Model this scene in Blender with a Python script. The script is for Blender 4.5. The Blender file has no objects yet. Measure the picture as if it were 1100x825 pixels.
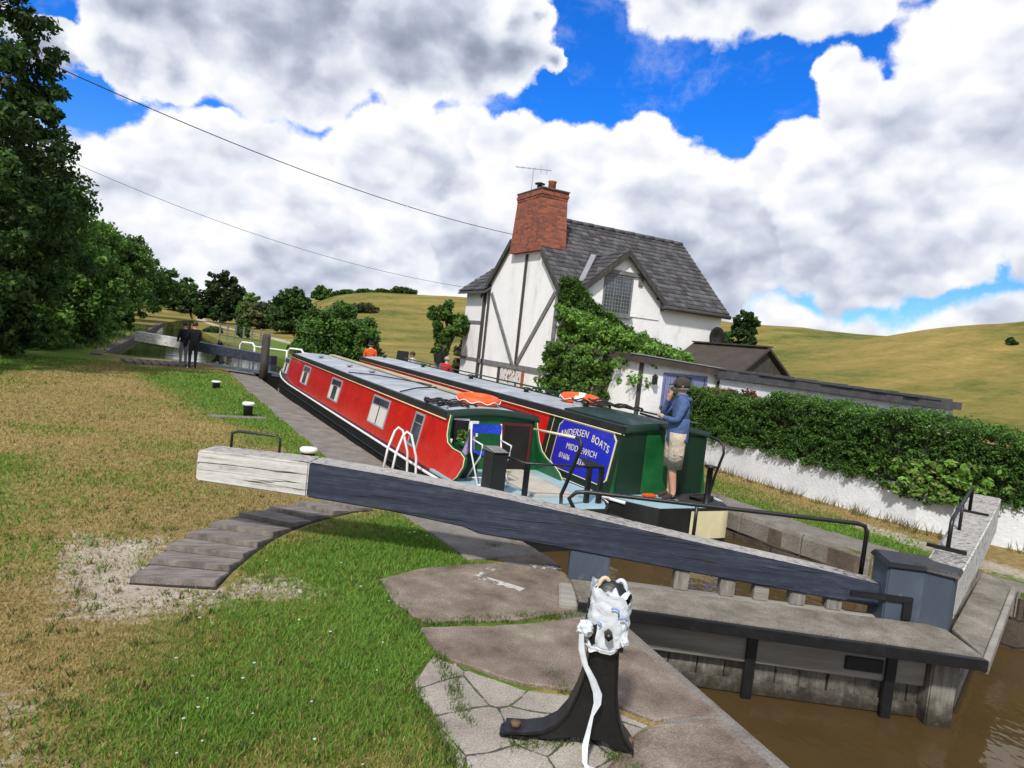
# Canal lock with two hire narrowboats, lock cottage and hills.  World: X across the lock, Y along it (upstream), Z up; metres.
import bpy, bmesh, math, random
import numpy as np
from mathutils import Vector, Matrix
rad = math.radians
R0 = random.Random(7); N0 = np.random.default_rng(11)
scn = bpy.context.scene; COL = scn.collection
PI = math.pi

# ------------------------------------------------------------------ camera (position and heading recovered from the photo)
CAM = Vector((-3.53, -5.44, 2.1)); FPX = 750.0
def cam_axes():
    p, r, hd = rad(3.43), rad(6.2), rad(27)
    f = Vector((0, math.cos(p), -math.sin(p))); r0 = Vector((1, 0, 0)); u0 = Vector((0, math.sin(p), math.cos(p)))
    rr = math.cos(r)*r0 + math.sin(r)*u0; uu = -math.sin(r)*r0 + math.cos(r)*u0
    Z = Matrix.Rotation(-hd, 3, 'Z')
    return Z@rr, Z@uu, Z@f
CR, CU, CF = cam_axes()
def ray(px, py): return ((px-550)/FPX*CR - (py-412.5)/FPX*CU + CF)
def gp(px, py, z=0.0):
    d = ray(px, py); t = (z-CAM.z)/d.z
    return Vector((CAM.x+t*d.x, CAM.y+t*d.y, z))
def azel(px, py):
    d = ray(px, py); return math.atan2(d.x, d.y), d.z/math.hypot(d.x, d.y)
cd = bpy.data.cameras.new('camera'); co = bpy.data.objects.new('camera', cd); COL.objects.link(co)
M = Matrix((( CR.x, CU.x, -CF.x, CAM.x), (CR.y, CU.y, -CF.y, CAM.y), (CR.z, CU.z, -CF.z, CAM.z), (0, 0, 0, 1)))
co.matrix_world = M; cd.sensor_width = 36; cd.lens = FPX/1100*36; cd.clip_end = 4000; cd.clip_start = .05
scn.camera = co

# ------------------------------------------------------------------ node helpers / materials
def lin(c):
    return tuple(((v/255)/12.92 if v/255 <= .04045 else ((v/255+.055)/1.055)**2.4) for v in c)
class NT:
    def __init__(s, tree): s.t = tree; s.n = tree.nodes; s.l = tree.links
    def new(s, typ, **k):
        n = s.n.new(typ)
        for a, b in k.items(): setattr(n, a, b)
        return n
    def put(s, sock, v):
        if hasattr(v, 'is_output'): s.l.new(v, sock)
        else: sock.default_value = v
    def m(s, op, a, b=0.0, c=None, clamp=False):
        n = s.new('ShaderNodeMath', operation=op, use_clamp=clamp); s.put(n.inputs[0], a); s.put(n.inputs[1], b)
        if c is not None: s.put(n.inputs[2], c)
        return n.outputs[0]
    def vm(s, op, a, b=(0, 0, 0)):
        n = s.new('ShaderNodeVectorMath', operation=op); s.put(n.inputs[0], a)
        s.put(n.inputs[3 if op == 'SCALE' else 1], b)
        return n.outputs['Value' if op in ('DOT_PRODUCT', 'LENGTH') else 'Vector']
    def sstep(s, v, a, b, lo=0.0, hi=1.0):
        n = s.new('ShaderNodeMapRange', interpolation_type='SMOOTHSTEP'); s.put(n.inputs[0], v)
        for i, q in zip((1, 2, 3, 4), (a, b, lo, hi)): s.put(n.inputs[i], q)
        return n.outputs[0]
    def noise(s, vec, scale, detail=4, rough=.55, dist=0.0):
        n = s.new('ShaderNodeTexNoise'); s.l.new(vec, n.inputs['Vector'])
        n.inputs['Scale'].default_value = scale; n.inputs['Detail'].default_value = detail
        n.inputs['Roughness'].default_value = rough; n.inputs['Distortion'].default_value = dist
        return n.outputs['Fac']
    def mix(s, f, a, b, blend='MIX'):
        n = s.new('ShaderNodeMix', data_type='RGBA', blend_type=blend); n.clamp_factor = True
        s.put(n.inputs[0], f)
        for i, q in ((6, a), (7, b)):
            s.put(n.inputs[i], q if hasattr(q, 'is_output') else (*q[:3], 1))
        return n.outputs[2]
    def ramp(s, f, stops):
        n = s.new('ShaderNodeValToRGB'); s.l.new(f, n.inputs[0]); e = n.color_ramp.elements
        while len(e) < len(stops): e.new(.5)
        for el, (p, c) in zip(e, stops): el.position = p; el.color = (*c[:3], 1)
        return n.outputs[0]
    def coord(s, kind='Object', scale=(1, 1, 1), ang=0.0):
        tc = s.new('ShaderNodeTexCoord'); mp = s.new('ShaderNodeMapping', vector_type='TEXTURE'); s.l.new(tc.outputs[kind], mp.inputs[0])
        mp.inputs['Scale'].default_value = tuple(1/q for q in scale); mp.inputs['Rotation'].default_value = (0, 0, ang)
        return mp.outputs[0]
    def attr(s, name): return s.new('ShaderNodeAttribute', attribute_name=name)
MATS = {}
def newmat(name):
    m = bpy.data.materials.new(name); m.use_nodes = True; MATS[name] = m
    nt = NT(m.node_tree); b = m.node_tree.nodes['Principled BSDF']
    return m, nt, b
def bump(nt, b, h, strength=.4, dist=.01):
    n = nt.new('ShaderNodeBump'); n.inputs['Strength'].default_value = strength; n.inputs['Distance'].default_value = dist
    nt.l.new(h, n.inputs['Height']); nt.l.new(n.outputs[0], b.inputs['Normal'])
def mat(name, stops, scale=4, detail=6, rough=.7, bs=40, bstr=.3, bdist=.006, stretch=(1, 1, 1), metal=0, spec=.4, rv=.12, coat=0, ang=0.0, grit=0.0):
    """generic surface: noise ramp colour, noise roughness, noise bump"""
    m, nt, b = newmat(name); v = nt.coord('Object', stretch, ang)
    f = nt.noise(v, scale, detail, .62)
    if len(stops) == 1:
        c = stops[0]; stops = [(.3, tuple(x*.86 for x in c)), (.7, tuple(min(1, x*1.1) for x in c))]
    col = nt.ramp(f, stops)
    if grit: col = nt.mix(grit, col, nt.ramp(nt.noise(v, 85, 5, .75), [(.36, (.45, .44, .42)), (.5, (1, 1, 1)), (.64, (1.5, 1.48, 1.42))]), 'MULTIPLY')
    nt.put(b.inputs['Base Color'], col)
    g = nt.noise(v, bs, 5, .6)
    b.inputs['Metallic'].default_value = metal; b.inputs['Specular IOR Level'].default_value = spec
    nt.put(b.inputs['Roughness'], nt.m('ADD', nt.m('MULTIPLY', nt.m('SUBTRACT', g, .5), rv*2), rough, clamp=True))
    b.inputs['Coat Weight'].default_value = coat; b.inputs['Coat Roughness'].default_value = .12
    bump(nt, b, g, bstr, bdist)
    return m
def worn(name, paint, under, wear=.62, scale=9, rough=.65, stretch=(1, 1, 1), grime=None, ang=0.0):
    """painted surface with chips showing what is under it"""
    m, nt, b = newmat(name); v = nt.coord('Object', stretch, ang)
    f = nt.noise(v, scale, 10, .7); big = nt.noise(v, 1.3, 4, .6)
    w = nt.sstep(nt.m('ADD', f, nt.m('MULTIPLY', nt.m('SUBTRACT', big, .5), .35)), wear, wear+.05)
    u = nt.ramp(nt.noise(v, scale*3, 6, .7), [(.3, tuple(x*.6 for x in under)), (.7, under)])
    p = nt.ramp(nt.noise(v, 2.5, 6, .65), [(.3, tuple(x*.72 for x in paint)), (.7, paint)])
    if grime: p = nt.mix(nt.sstep(nt.noise(v, 2.2, 8, .7), .52, .7), p, grime)
    nt.put(b.inputs['Base Color'], nt.mix(w, p, u)); b.inputs['Roughness'].default_value = rough
    bump(nt, b, nt.m('SUBTRACT', nt.noise(v, scale*4, 5, .65), nt.m('MULTIPLY', w, .4)), .35, .006)
    return m
white = mat('white_render', [(.3, (.6, .59, .56)), (.42, (.77, .77, .77)), (.58, (.82, .82, .825))], 1.7, 12, .88, 26, .7, .02, stretch=(1, 1, .45))
wallw = mat('white_wall_paint', [(.25, (.56, .58, .6)), (.6, (.7, .72, .75)), (.8, (.76, .77, .79))], 3, 9, .85, 22, .55, .02)
timber = mat('black_timber', [(.3, (.03, .028, .026)), (.7, (.075, .068, .062))], 9, 6, .8, 60, .5, stretch=(1, 1, .2))
greyt = mat('grey_timber', [(.3, (.1, .1, .105)), (.7, (.22, .22, .225))], 9, 6, .8, 60, .5)
red = mat('red_boat_paint', [(.3, (.36, .006, .005)), (.5, (.5, .009, .007)), (.66, (.56, .012, .009)), (.74, (.6, .04, .03))], 2.4, 11, .3, 8, .05, .004, spec=.5, coat=.35)
green = mat('green_boat_paint', [(.3, (.003, .055, .014)), (.55, (.006, .1, .026)), (.72, (.012, .12, .035))], 2.4, 10, .4, 8, .05, .004, coat=.3)
dgreen = mat('dark_green_paint_and_shade', [(.25, (.003, .016, .008)), (.7, (.004, .028, .013))], 1.5, 5, .45, 8, .05, .004, coat=.2)  # dark green paint; also the painted shade on the far boat's bulkhead
hullb = mat('black_hull_paint', [(.25, (.007, .008, .008)), (.7, (.02, .022, .021))], 3, 7, .5, 20, .2, .006)
blue = mat('blue_sign_paint', [(.2, (.008, .014, .3)), (.8, (.014, .03, .48))], 1.5, 4, .35, 8, .04, .003, coat=.3)
cream = mat('cream_paint', [(.25, (.56, .5, .3)), (.75, (.72, .66, .42))], 3, 6, .5, 20, .1)
whitep = mat('white_gloss_paint', [(.25, (.62, .62, .6)), (.75, (.78, .78, .77))], 5, 7, .45, 25, .15)
roofg = mat('pale_grey_roof_paint', [(.3, (.2, .225, .25)), (.5, (.32, .35, .385)), (.68, (.44, .47, .5))], 2.2, 11, .5, 60, .25, .004)
deckb = mat('pale_blue_deck', [(.25, (.22, .36, .4)), (.75, (.32, .46, .5))], 4, 6, .6, 60, .3)
floorc = mat('beige_deck', [(.25, (.36, .33, .27)), (.75, (.5, .47, .4))], 4, 6, .7, 60, .3)
dark = mat('dark_interior', [(.3, (.006, .004, .004)), (.7, (.014, .01, .009))], 3, 3, .9)
dred = mat('dark_red_frame', [(.3, (.07, .006, .006)), (.7, (.12, .012, .01))], 3, 3, .6)
iron = mat('black_iron', [(.3, (.004, .004, .005)), (.58, (.009, .009, .010)), (.72, (.02, .018, .017)), (.82, (.045, .036, .028))], 9, 10, .42, 45, .3, .006, spec=.5)
rust = mat('rusty_iron', [(.3, (.06, .035, .02)), (.7, (.16, .09, .05))], 9, 8, .85, 40, .5)
orange = mat('orange_plastic', [(.3, (.62, .075, .008)), (.7, (.78, .12, .02))], 3, 4, .5, 20, .1)
plastic = mat('white_tape_plastic', [(.25, (.42, .46, .51)), (.7, (.62, .66, .7))], 12, 6, .35, 50, .25, .006)
bluemk = mat('blue_tape_print', [(.1, .25, .55)], 8, 3, .4)
tan_ = mat('tan_card', [(.5, .42, .28)], 12, 4, .8)
lead = mat('lead_flashing', [(.25, .26, .29)], 6, 5, .6)
brickd = mat('terracotta', [(.3, (.22, .07, .035)), (.7, (.36, .12, .06))], 12, 6, .85)
stonem = mat('coping_stone', [(.22, (.085, .075, .066)), (.45, (.16, .145, .125)), (.62, (.2, .185, .165)), (.8, (.27, .25, .225))], 3.2, 10, .9, 26, .7, .02, grit=.7)
concrete = mat('worn_concrete', [(.3, (.075, .058, .044)), (.43, (.15, .118, .092)), (.52, (.19, .152, .12)), (.6, (.235, .195, .158)), (.72, (.34, .3, .26))], 2.6, 14, .95, 75, .9, .012, grit=.75)
gravelm = mat('pale_stone', [(.2, (.2, .18, .15)), (.8, (.46, .43, .38))], 2, 4, .95, 30, .5)
slate = mat('slate', [(.2, (.035, .037, .042)), (.8, (.1, .1, .11))], 5, 7, .75, 30, .4)
felt = mat('brown_roof_felt', [(.2, (.035, .028, .024)), (.8, (.075, .06, .05))], 3, 8, .9, 60, .4)
bark = mat('bark', [(.25, (.03, .022, .016)), (.75, (.09, .07, .05))], 6, 8, .95, 22, .9, .03, stretch=(1, 1, .25))
plank = mat('grey_gate_plank', [(.2, (.09, .084, .074)), (.5, (.22, .205, .18)), (.8, (.36, .34, .3))], 5, 10, .9, 45, .8, .012, stretch=(6, 6, 1))
def wetplank():
    m = plank; nt = NT(m.node_tree); b = m.node_tree.nodes['Principled BSDF']; old = b.inputs['Base Color'].links[0].from_socket
    z = nt.new('ShaderNodeSeparateXYZ'); tc = nt.new('ShaderNodeTexCoord'); nt.l.new(tc.outputs['Object'], z.inputs[0])
    w = nt.sstep(nt.m('ADD', z.outputs[2], nt.m('MULTIPLY', nt.m('SUBTRACT', nt.noise(tc.outputs['Object'], 9, 6, .7), .5), .45)), -.62, -.3, 1.0, 0.0)
    nt.put(b.inputs['Base Color'], nt.mix(w, old, (.03, .024, .014)))
wetplank()
plankh = mat('grey_gate_rail', [(.2, (.12, .112, .1)), (.5, (.25, .235, .21)), (.8, (.38, .36, .33))], 3, 10, .9, 30, .8, .012, stretch=(.2, 1.5, 3), ang=rad(-30.6))
walkm = mat('weathered_walkway', [(.3, (.1, .088, .07)), (.5, (.17, .155, .13)), (.7, (.25, .23, .2))], 4, 10, .92, 55, .7, .008, grit=.8)
stepw = mat('dark_weathered_board', [(.3, (.09, .078, .07)), (.5, (.18, .158, .142)), (.7, (.28, .25, .225))], 4, 9, .9, 35, .8, .01, stretch=(1, 4, 1), grit=.6)
def beampaint(name, stops, crackc, ang):
    m, nt, b = newmat(name); v = nt.coord('Object', (.07, 2.2, 2.2), ang); vf = nt.coord('Object', (.5, 1.6, 1.6), ang)
    f = nt.m('ADD', nt.m('MULTIPLY', nt.noise(v, 7, 12, .72), .6), nt.m('MULTIPLY', nt.noise(vf, 14, 9, .75), .4))
    c = nt.ramp(f, stops); cr = nt.m('ABSOLUTE', nt.m('SUBTRACT', nt.noise(nt.coord('Object', (.035, 1, 1.6), ang), 3.6, 4, .55), .5)); k = nt.sstep(cr, .002, .008)
    nt.put(b.inputs['Base Color'], nt.mix(k, crackc, c)); b.inputs['Roughness'].default_value = .78
    bump(nt, b, nt.m('ADD', f, nt.m('MULTIPLY', k, .35)), .8, .012); return m
navy = beampaint('worn_navy_timber', [(.36, (.007, .010, .02)), (.48, (.016, .022, .042)), (.55, (.03, .039, .064)), (.62, (.058, .068, .092)), (.7, (.17, .175, .19))], (.006, .007, .01), rad(-30.6))
navy_old = worn('worn_navy_paint', (.026, .036, .066), (.13, .135, .15), .6, 9, .7, (.22, 1.6, 1.6), (.05, .06, .085), rad(-30.6))
navyd = worn('slate_blue_paint', (.055, .075, .105), (.2, .2, .2), .63, 12, .65, (1, 1, .4), (.08, .1, .13))
bwhite = beampaint('chipped_white_timber', [(.32, (.07, .062, .055)), (.39, (.26, .245, .225)), (.46, (.44, .435, .415)), (.56, (.58, .575, .555)), (.7, (.62, .62, .6))], (.03, .026, .022), rad(-30.6))
fadedp = worn('faded_white_marking', (.5, .49, .46), (.2, .17, .14), .46, 14, .9)
toppale = worn('weathered_beam_top', (.40, .385, .36), (.12, .112, .10), .52, 30, .9, (.5, 1.4, 1), None, rad(-30.6))
curtain = mat('net_curtain', [(.3, (.42, .4, .36)), (.7, (.62, .6, .55))], 30, 3, .9, stretch=(1, 3, .05))
rope = mat('dark_rope', [(.02, .02, .022)], 30, 4, .9)
skinm = mat('skin', [(.3, (.42, .22, .15)), (.7, (.52, .3, .21))], 8, 3, .55)
hairg = mat('grey_hair', [(.3, (.2, .19, .18)), (.7, (.4, .38, .36))], 30, 4, .7)
hairb = mat('dark_hair', [(.02, .014, .01)], 30, 4, .6)
def cloth(name, c): return mat(name, [(.3, tuple(x*.75 for x in c)), (.7, c)], 9, 6, .9, 16, .9, .03)
c_black = cloth('black_cloth', (.011, .011, .014)); c_blue = cloth('blue_denim_cloth', (.07, .12, .27)); c_khaki = cloth('beige_cloth', (.5, .44, .34))
c_red = cloth('red_cloth', (.5, .012, .015)); c_orange = cloth('orange_cloth', (.65, .1, .02)); c_white = cloth('white_cloth', (.66, .62, .7)); c_grey = cloth('grey_cloth', (.2, .2, .22))
c_shoe = cloth('shoe_leather', (.05, .03, .02)); c_wshoe = cloth('white_shoe', (.7, .7, .7)); c_cap = cloth('brown_cap_cloth', (.05, .042, .035)); c_lilac = cloth('lilac_cloth', (.4, .3, .55)); c_seat = cloth('blue_chair_fabric', (.01, .05, .5))
gloss = None
def glassmat():
    m, nt, b = newmat('dark_window_glass'); v = nt.coord('Object')
    nt.put(b.inputs['Base Color'], nt.ramp(nt.noise(v, 2, 3), [(.3, (.02, .025, .03)), (.7, (.08, .1, .12))]))
    b.inputs['Roughness'].default_value = .06; b.inputs['Specular IOR Level'].default_value = .8
    return m
glass = glassmat()
def brickmat():
    m, nt, b = newmat('chimney_brick')
    tc = nt.new('ShaderNodeTexCoord'); geo = nt.new('ShaderNodeNewGeometry')
    sp = nt.new('ShaderNodeSeparateXYZ'); nt.l.new(tc.outputs['Object'], sp.inputs[0])
    cb = nt.new('ShaderNodeCombineXYZ'); nt.l.new(nt.m('ADD', sp.outputs[0], sp.outputs[1]), cb.inputs[0]); nt.l.new(sp.outputs[2], cb.inputs[1])
    br = nt.new('ShaderNodeTexBrick'); nt.l.new(cb.outputs[0], br.inputs['Vector'])
    for k, q in (('Scale', 1), ('Mortar Size', .008), ('Brick Width', .23), ('Row Height', .078), ('Bias', -.2)): br.inputs[k].default_value = q
    br.inputs['Color1'].default_value = (.33, .085, .04, 1); br.inputs['Color2'].default_value = (.13, .035, .022, 1); br.inputs['Mortar'].default_value = (.14, .1, .08, 1)
    n = nt.noise(tc.outputs['Object'], 7, 7, .65)
    nt.put(b.inputs['Base Color'], nt.mix(nt.sstep(n, .5, .72), br.outputs['Color'], (.07, .035, .03)))
    b.inputs['Roughness'].default_value = .9; bump(nt, b, nt.m('SUBTRACT', nt.m('MULTIPLY', n, .6), br.outputs['Fac']), .7, .02)
    return m
brick = brickmat()
def attrmat(name, rough=.85, mult=1.0, transl=0.0, noisescale=0, spec=.3):
    """colour comes from the per-leaf / per-tile colour attribute"""
    m, nt, b = newmat(name); a = nt.attr('tone').outputs['Color']
    if noisescale:
        v = nt.coord('Object'); a = nt.mix(.55, a, nt.ramp(nt.noise(v, noisescale, 7, .65), [(.3, (.35, .35, .35)), (.7, (1.2, 1.2, 1.2))]), 'MULTIPLY')
    nt.put(b.inputs['Base Color'], a); b.inputs['Roughness'].default_value = rough; b.inputs['Specular IOR Level'].default_value = spec
    if transl:
        tr = nt.new('ShaderNodeBsdfTranslucent'); nt.l.new(a, tr.inputs[0]); mx = nt.new('ShaderNodeMixShader'); mx.inputs[0].default_value = transl
        out = m.node_tree.nodes['Material Output']; nt.l.new(b.outputs[0], mx.inputs[1]); nt.l.new(tr.outputs[0], mx.inputs[2]); nt.l.new(mx.outputs[0], out.inputs[0])
    return m
leafm = attrmat('leaf', .6, 1, .35); grassm = attrmat('grass_blade', .7, 1, .3); tilem = attrmat('roof_tile', .8, 1, 0, 9)
def cracked():
    m, nt, b = newmat('cracked_paving'); v = nt.coord('Object')
    w = nt.vm('ADD', v, nt.vm('SCALE', nt.new('ShaderNodeTexNoise').outputs['Color'], .12))
    vo = nt.new('ShaderNodeTexVoronoi', feature='DISTANCE_TO_EDGE'); nt.l.new(w, vo.inputs['Vector']); vo.inputs['Scale'].default_value = 3.1
    vo.voronoi_dimensions = '2D'
    vc = nt.new('ShaderNodeTexVoronoi'); nt.l.new(w, vc.inputs['Vector']); vc.inputs['Scale'].default_value = 3.1; vc.voronoi_dimensions = '2D'
    n = nt.noise(v, 2.6, 11, .66); sp = nt.new('ShaderNodeSeparateColor'); nt.l.new(vc.outputs['Color'], sp.inputs[0])
    stone = nt.ramp(nt.m('ADD', n, nt.m('MULTIPLY', nt.m('SUBTRACT', sp.outputs[0], .5), .16)), [(.25, (.17, .15, .125)), (.45, (.26, .235, .2)), (.6, (.32, .295, .255)), (.78, (.4, .375, .33))])
    cr = nt.sstep(nt.m('ADD', vo.outputs['Distance'], nt.m('MULTIPLY', nt.m('SUBTRACT', nt.noise(v, 7, 9, .75), .5), .16)), .004, .03)
    dirt = nt.mix(nt.sstep(nt.noise(v, 3.3, 5, .6), .45, .58), (.05, .042, .03), (.05, .075, .02))
    stone = nt.mix(.75, stone, nt.ramp(nt.noise(v, 85, 5, .75), [(.36, (.45, .44, .42)), (.5, (1, 1, 1)), (.64, (1.5, 1.48, 1.42))]), 'MULTIPLY')
    nt.put(b.inputs['Base Color'], nt.mix(cr, dirt, stone)); b.inputs['Roughness'].default_value = .93
    bump(nt, b, nt.m('ADD', nt.m('MULTIPLY', cr, .7), nt.m('MULTIPLY', nt.noise(v, 50, 6, .6), .4)), .8, .02)
    return m
crackm = cracked()
def lockstone():
    """rough coursed blocks, damp and slimed low down"""
    m, nt, b = newmat('lock_wall_stone'); tc = nt.new('ShaderNodeTexCoord')
    sp = nt.new('ShaderNodeSeparateXYZ'); nt.l.new(tc.outputs['Object'], sp.inputs[0])
    cb = nt.new('ShaderNodeCombineXYZ'); nt.l.new(nt.m('ADD', sp.outputs[0], sp.outputs[1]), cb.inputs[0]); nt.l.new(sp.outputs[2], cb.inputs[1])
    br = nt.new('ShaderNodeTexBrick'); nt.l.new(cb.outputs[0], br.inputs['Vector'])
    for k, q in (('Scale', 1), ('Mortar Size', .012), ('Brick Width', .7), ('Row Height', .3)): br.inputs[k].default_value = q
    br.inputs['Color1'].default_value = (.11, .085, .062, 1); br.inputs['Color2'].default_value = (.07, .056, .042, 1); br.inputs['Mortar'].default_value = (.03, .025, .02, 1)
    n = nt.noise(tc.outputs['Object'], 3.5, 10, .68)
    nt.put(b.inputs['Base Color'], nt.mix(.75, br.outputs['Color'], nt.ramp(n, [(.3, (.35, .32, .3)), (.7, (1.5, 1.45, 1.4))]), 'MULTIPLY'))
    b.inputs['Roughness'].default_value = .85; bump(nt, b, nt.m('SUBTRACT', n, nt.m('MULTIPLY', br.outputs['Fac'], .4)), .9, .04)
    return m
lockst = lockstone()
def watermat(name, col, bs=3.0, bstr=.10):
    m, nt, b = newmat(name); v = nt.coord('Object', (1, .6, 1))
    nt.put(b.inputs['Base Color'], nt.ramp(nt.noise(v, .7, 4), [(.3, tuple(x*.85 for x in col)), (.7, tuple(x*1.12 for x in col))]))
    b.inputs['Roughness'].default_value = .05; b.inputs['IOR'].default_value = 1.33; b.inputs['Specular IOR Level'].default_value = .5
    bump(nt, b, nt.m('ADD', nt.noise(v, bs, 3, .5), nt.m('MULTIPLY', nt.noise(v, bs*4, 2, .5), .25)), bstr, .12)
    return m
waterm = watermat('brown_canal_water', (.07, .045, .018), 2.6, .10); waterg = watermat('green_brown_water', (.04, .045, .016), 2, .05)
def groundmat():
    """turf: attribute 'cover' R = how dry, G = bare stony ground, B = pasture hill"""
    m, nt, b = newmat('turf'); v = nt.coord('Object'); at = nt.attr('cover'); sp = nt.new('ShaderNodeSeparateColor'); nt.l.new(at.outputs['Color'], sp.inputs[0])
    n1 = nt.noise(v, 1.1, 9, .68); n2 = nt.noise(v, 9, 8, .7); n3 = nt.noise(v, 60, 4, .6)
    dry = nt.sstep(nt.m('ADD', sp.outputs[0], nt.m('ADD', nt.m('MULTIPLY', nt.m('SUBTRACT', n1, .5), 1.1), nt.m('MULTIPLY', nt.m('SUBTRACT', n2, .5), .7))), .3, .72)
    gr = nt.ramp(n2, [(.28, (.06, .11, .017)), (.5, (.1, .17, .026)), (.72, (.15, .21, .04))])
    dr = nt.ramp(n2, [(.25, (.16, .115, .04)), (.5, (.28, .21, .085)), (.75, (.42, .33, .16))])
    turf = nt.mix(dry, gr, dr)
    turf = nt.mix(.5, turf, nt.ramp(n3, [(.3, (.55, .55, .5)), (.7, (1.3, 1.3, 1.25))]), 'MULTIPLY')
    vh = nt.coord('Object', (.25, 1, 1)); nh = nt.noise(vh, .13, 9, .62); nf = nt.noise(v, .8, 8, .75)
    hx = nt.coord('Object', (.9, .35, 1), rad(20))
    hf = nt.m('ADD', nt.m('MULTIPLY', nh, .38), nt.m('ADD', nt.m('ADD', nt.m('MULTIPLY', nt.noise(hx, 1.3, 9, .8), .17), nt.m('MULTIPLY', nt.noise(v, 2.6, 8, .8), .2)), nt.m('MULTIPLY', nt.noise(v, .22, 10, .75), .25)))
    hillc = nt.ramp(hf, [(.40, (.04, .07, .012)), (.455, (.1, .115, .025)), (.5, (.18, .155, .04)), (.55, (.25, .19, .056)), (.63, (.38, .28, .105))])
    c = nt.mix(sp.outputs[2], turf, hillc)
    stones = nt.ramp(nt.m('ADD', nt.m('MULTIPLY', nt.noise(v, 26, 8, .75), .6), nt.m('MULTIPLY', nt.noise(v, 3, 6, .65), .4)), [(.32, (.2, .155, .105)), (.46, (.36, .305, .235)), (.56, (.47, .42, .345)), (.7, (.6, .56, .49))])
    gv = nt.sstep(nt.m('ADD', sp.outputs[1], nt.m('ADD', nt.m('MULTIPLY', nt.m('SUBTRACT', n2, .5), .9), nt.m('MULTIPLY', nt.m('SUBTRACT', n1, .5), .5))), .38, .62)
    nt.put(b.inputs['Base Color'], nt.mix(gv, c, stones)); b.inputs['Roughness'].default_value = .95; b.inputs['Specular IOR Level'].default_value = .1
    bump(nt, b, nt.m('ADD', n2, nt.m('MULTIPLY', n3, .6)), .9, .035)
    return m
turfm = groundmat()

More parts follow.
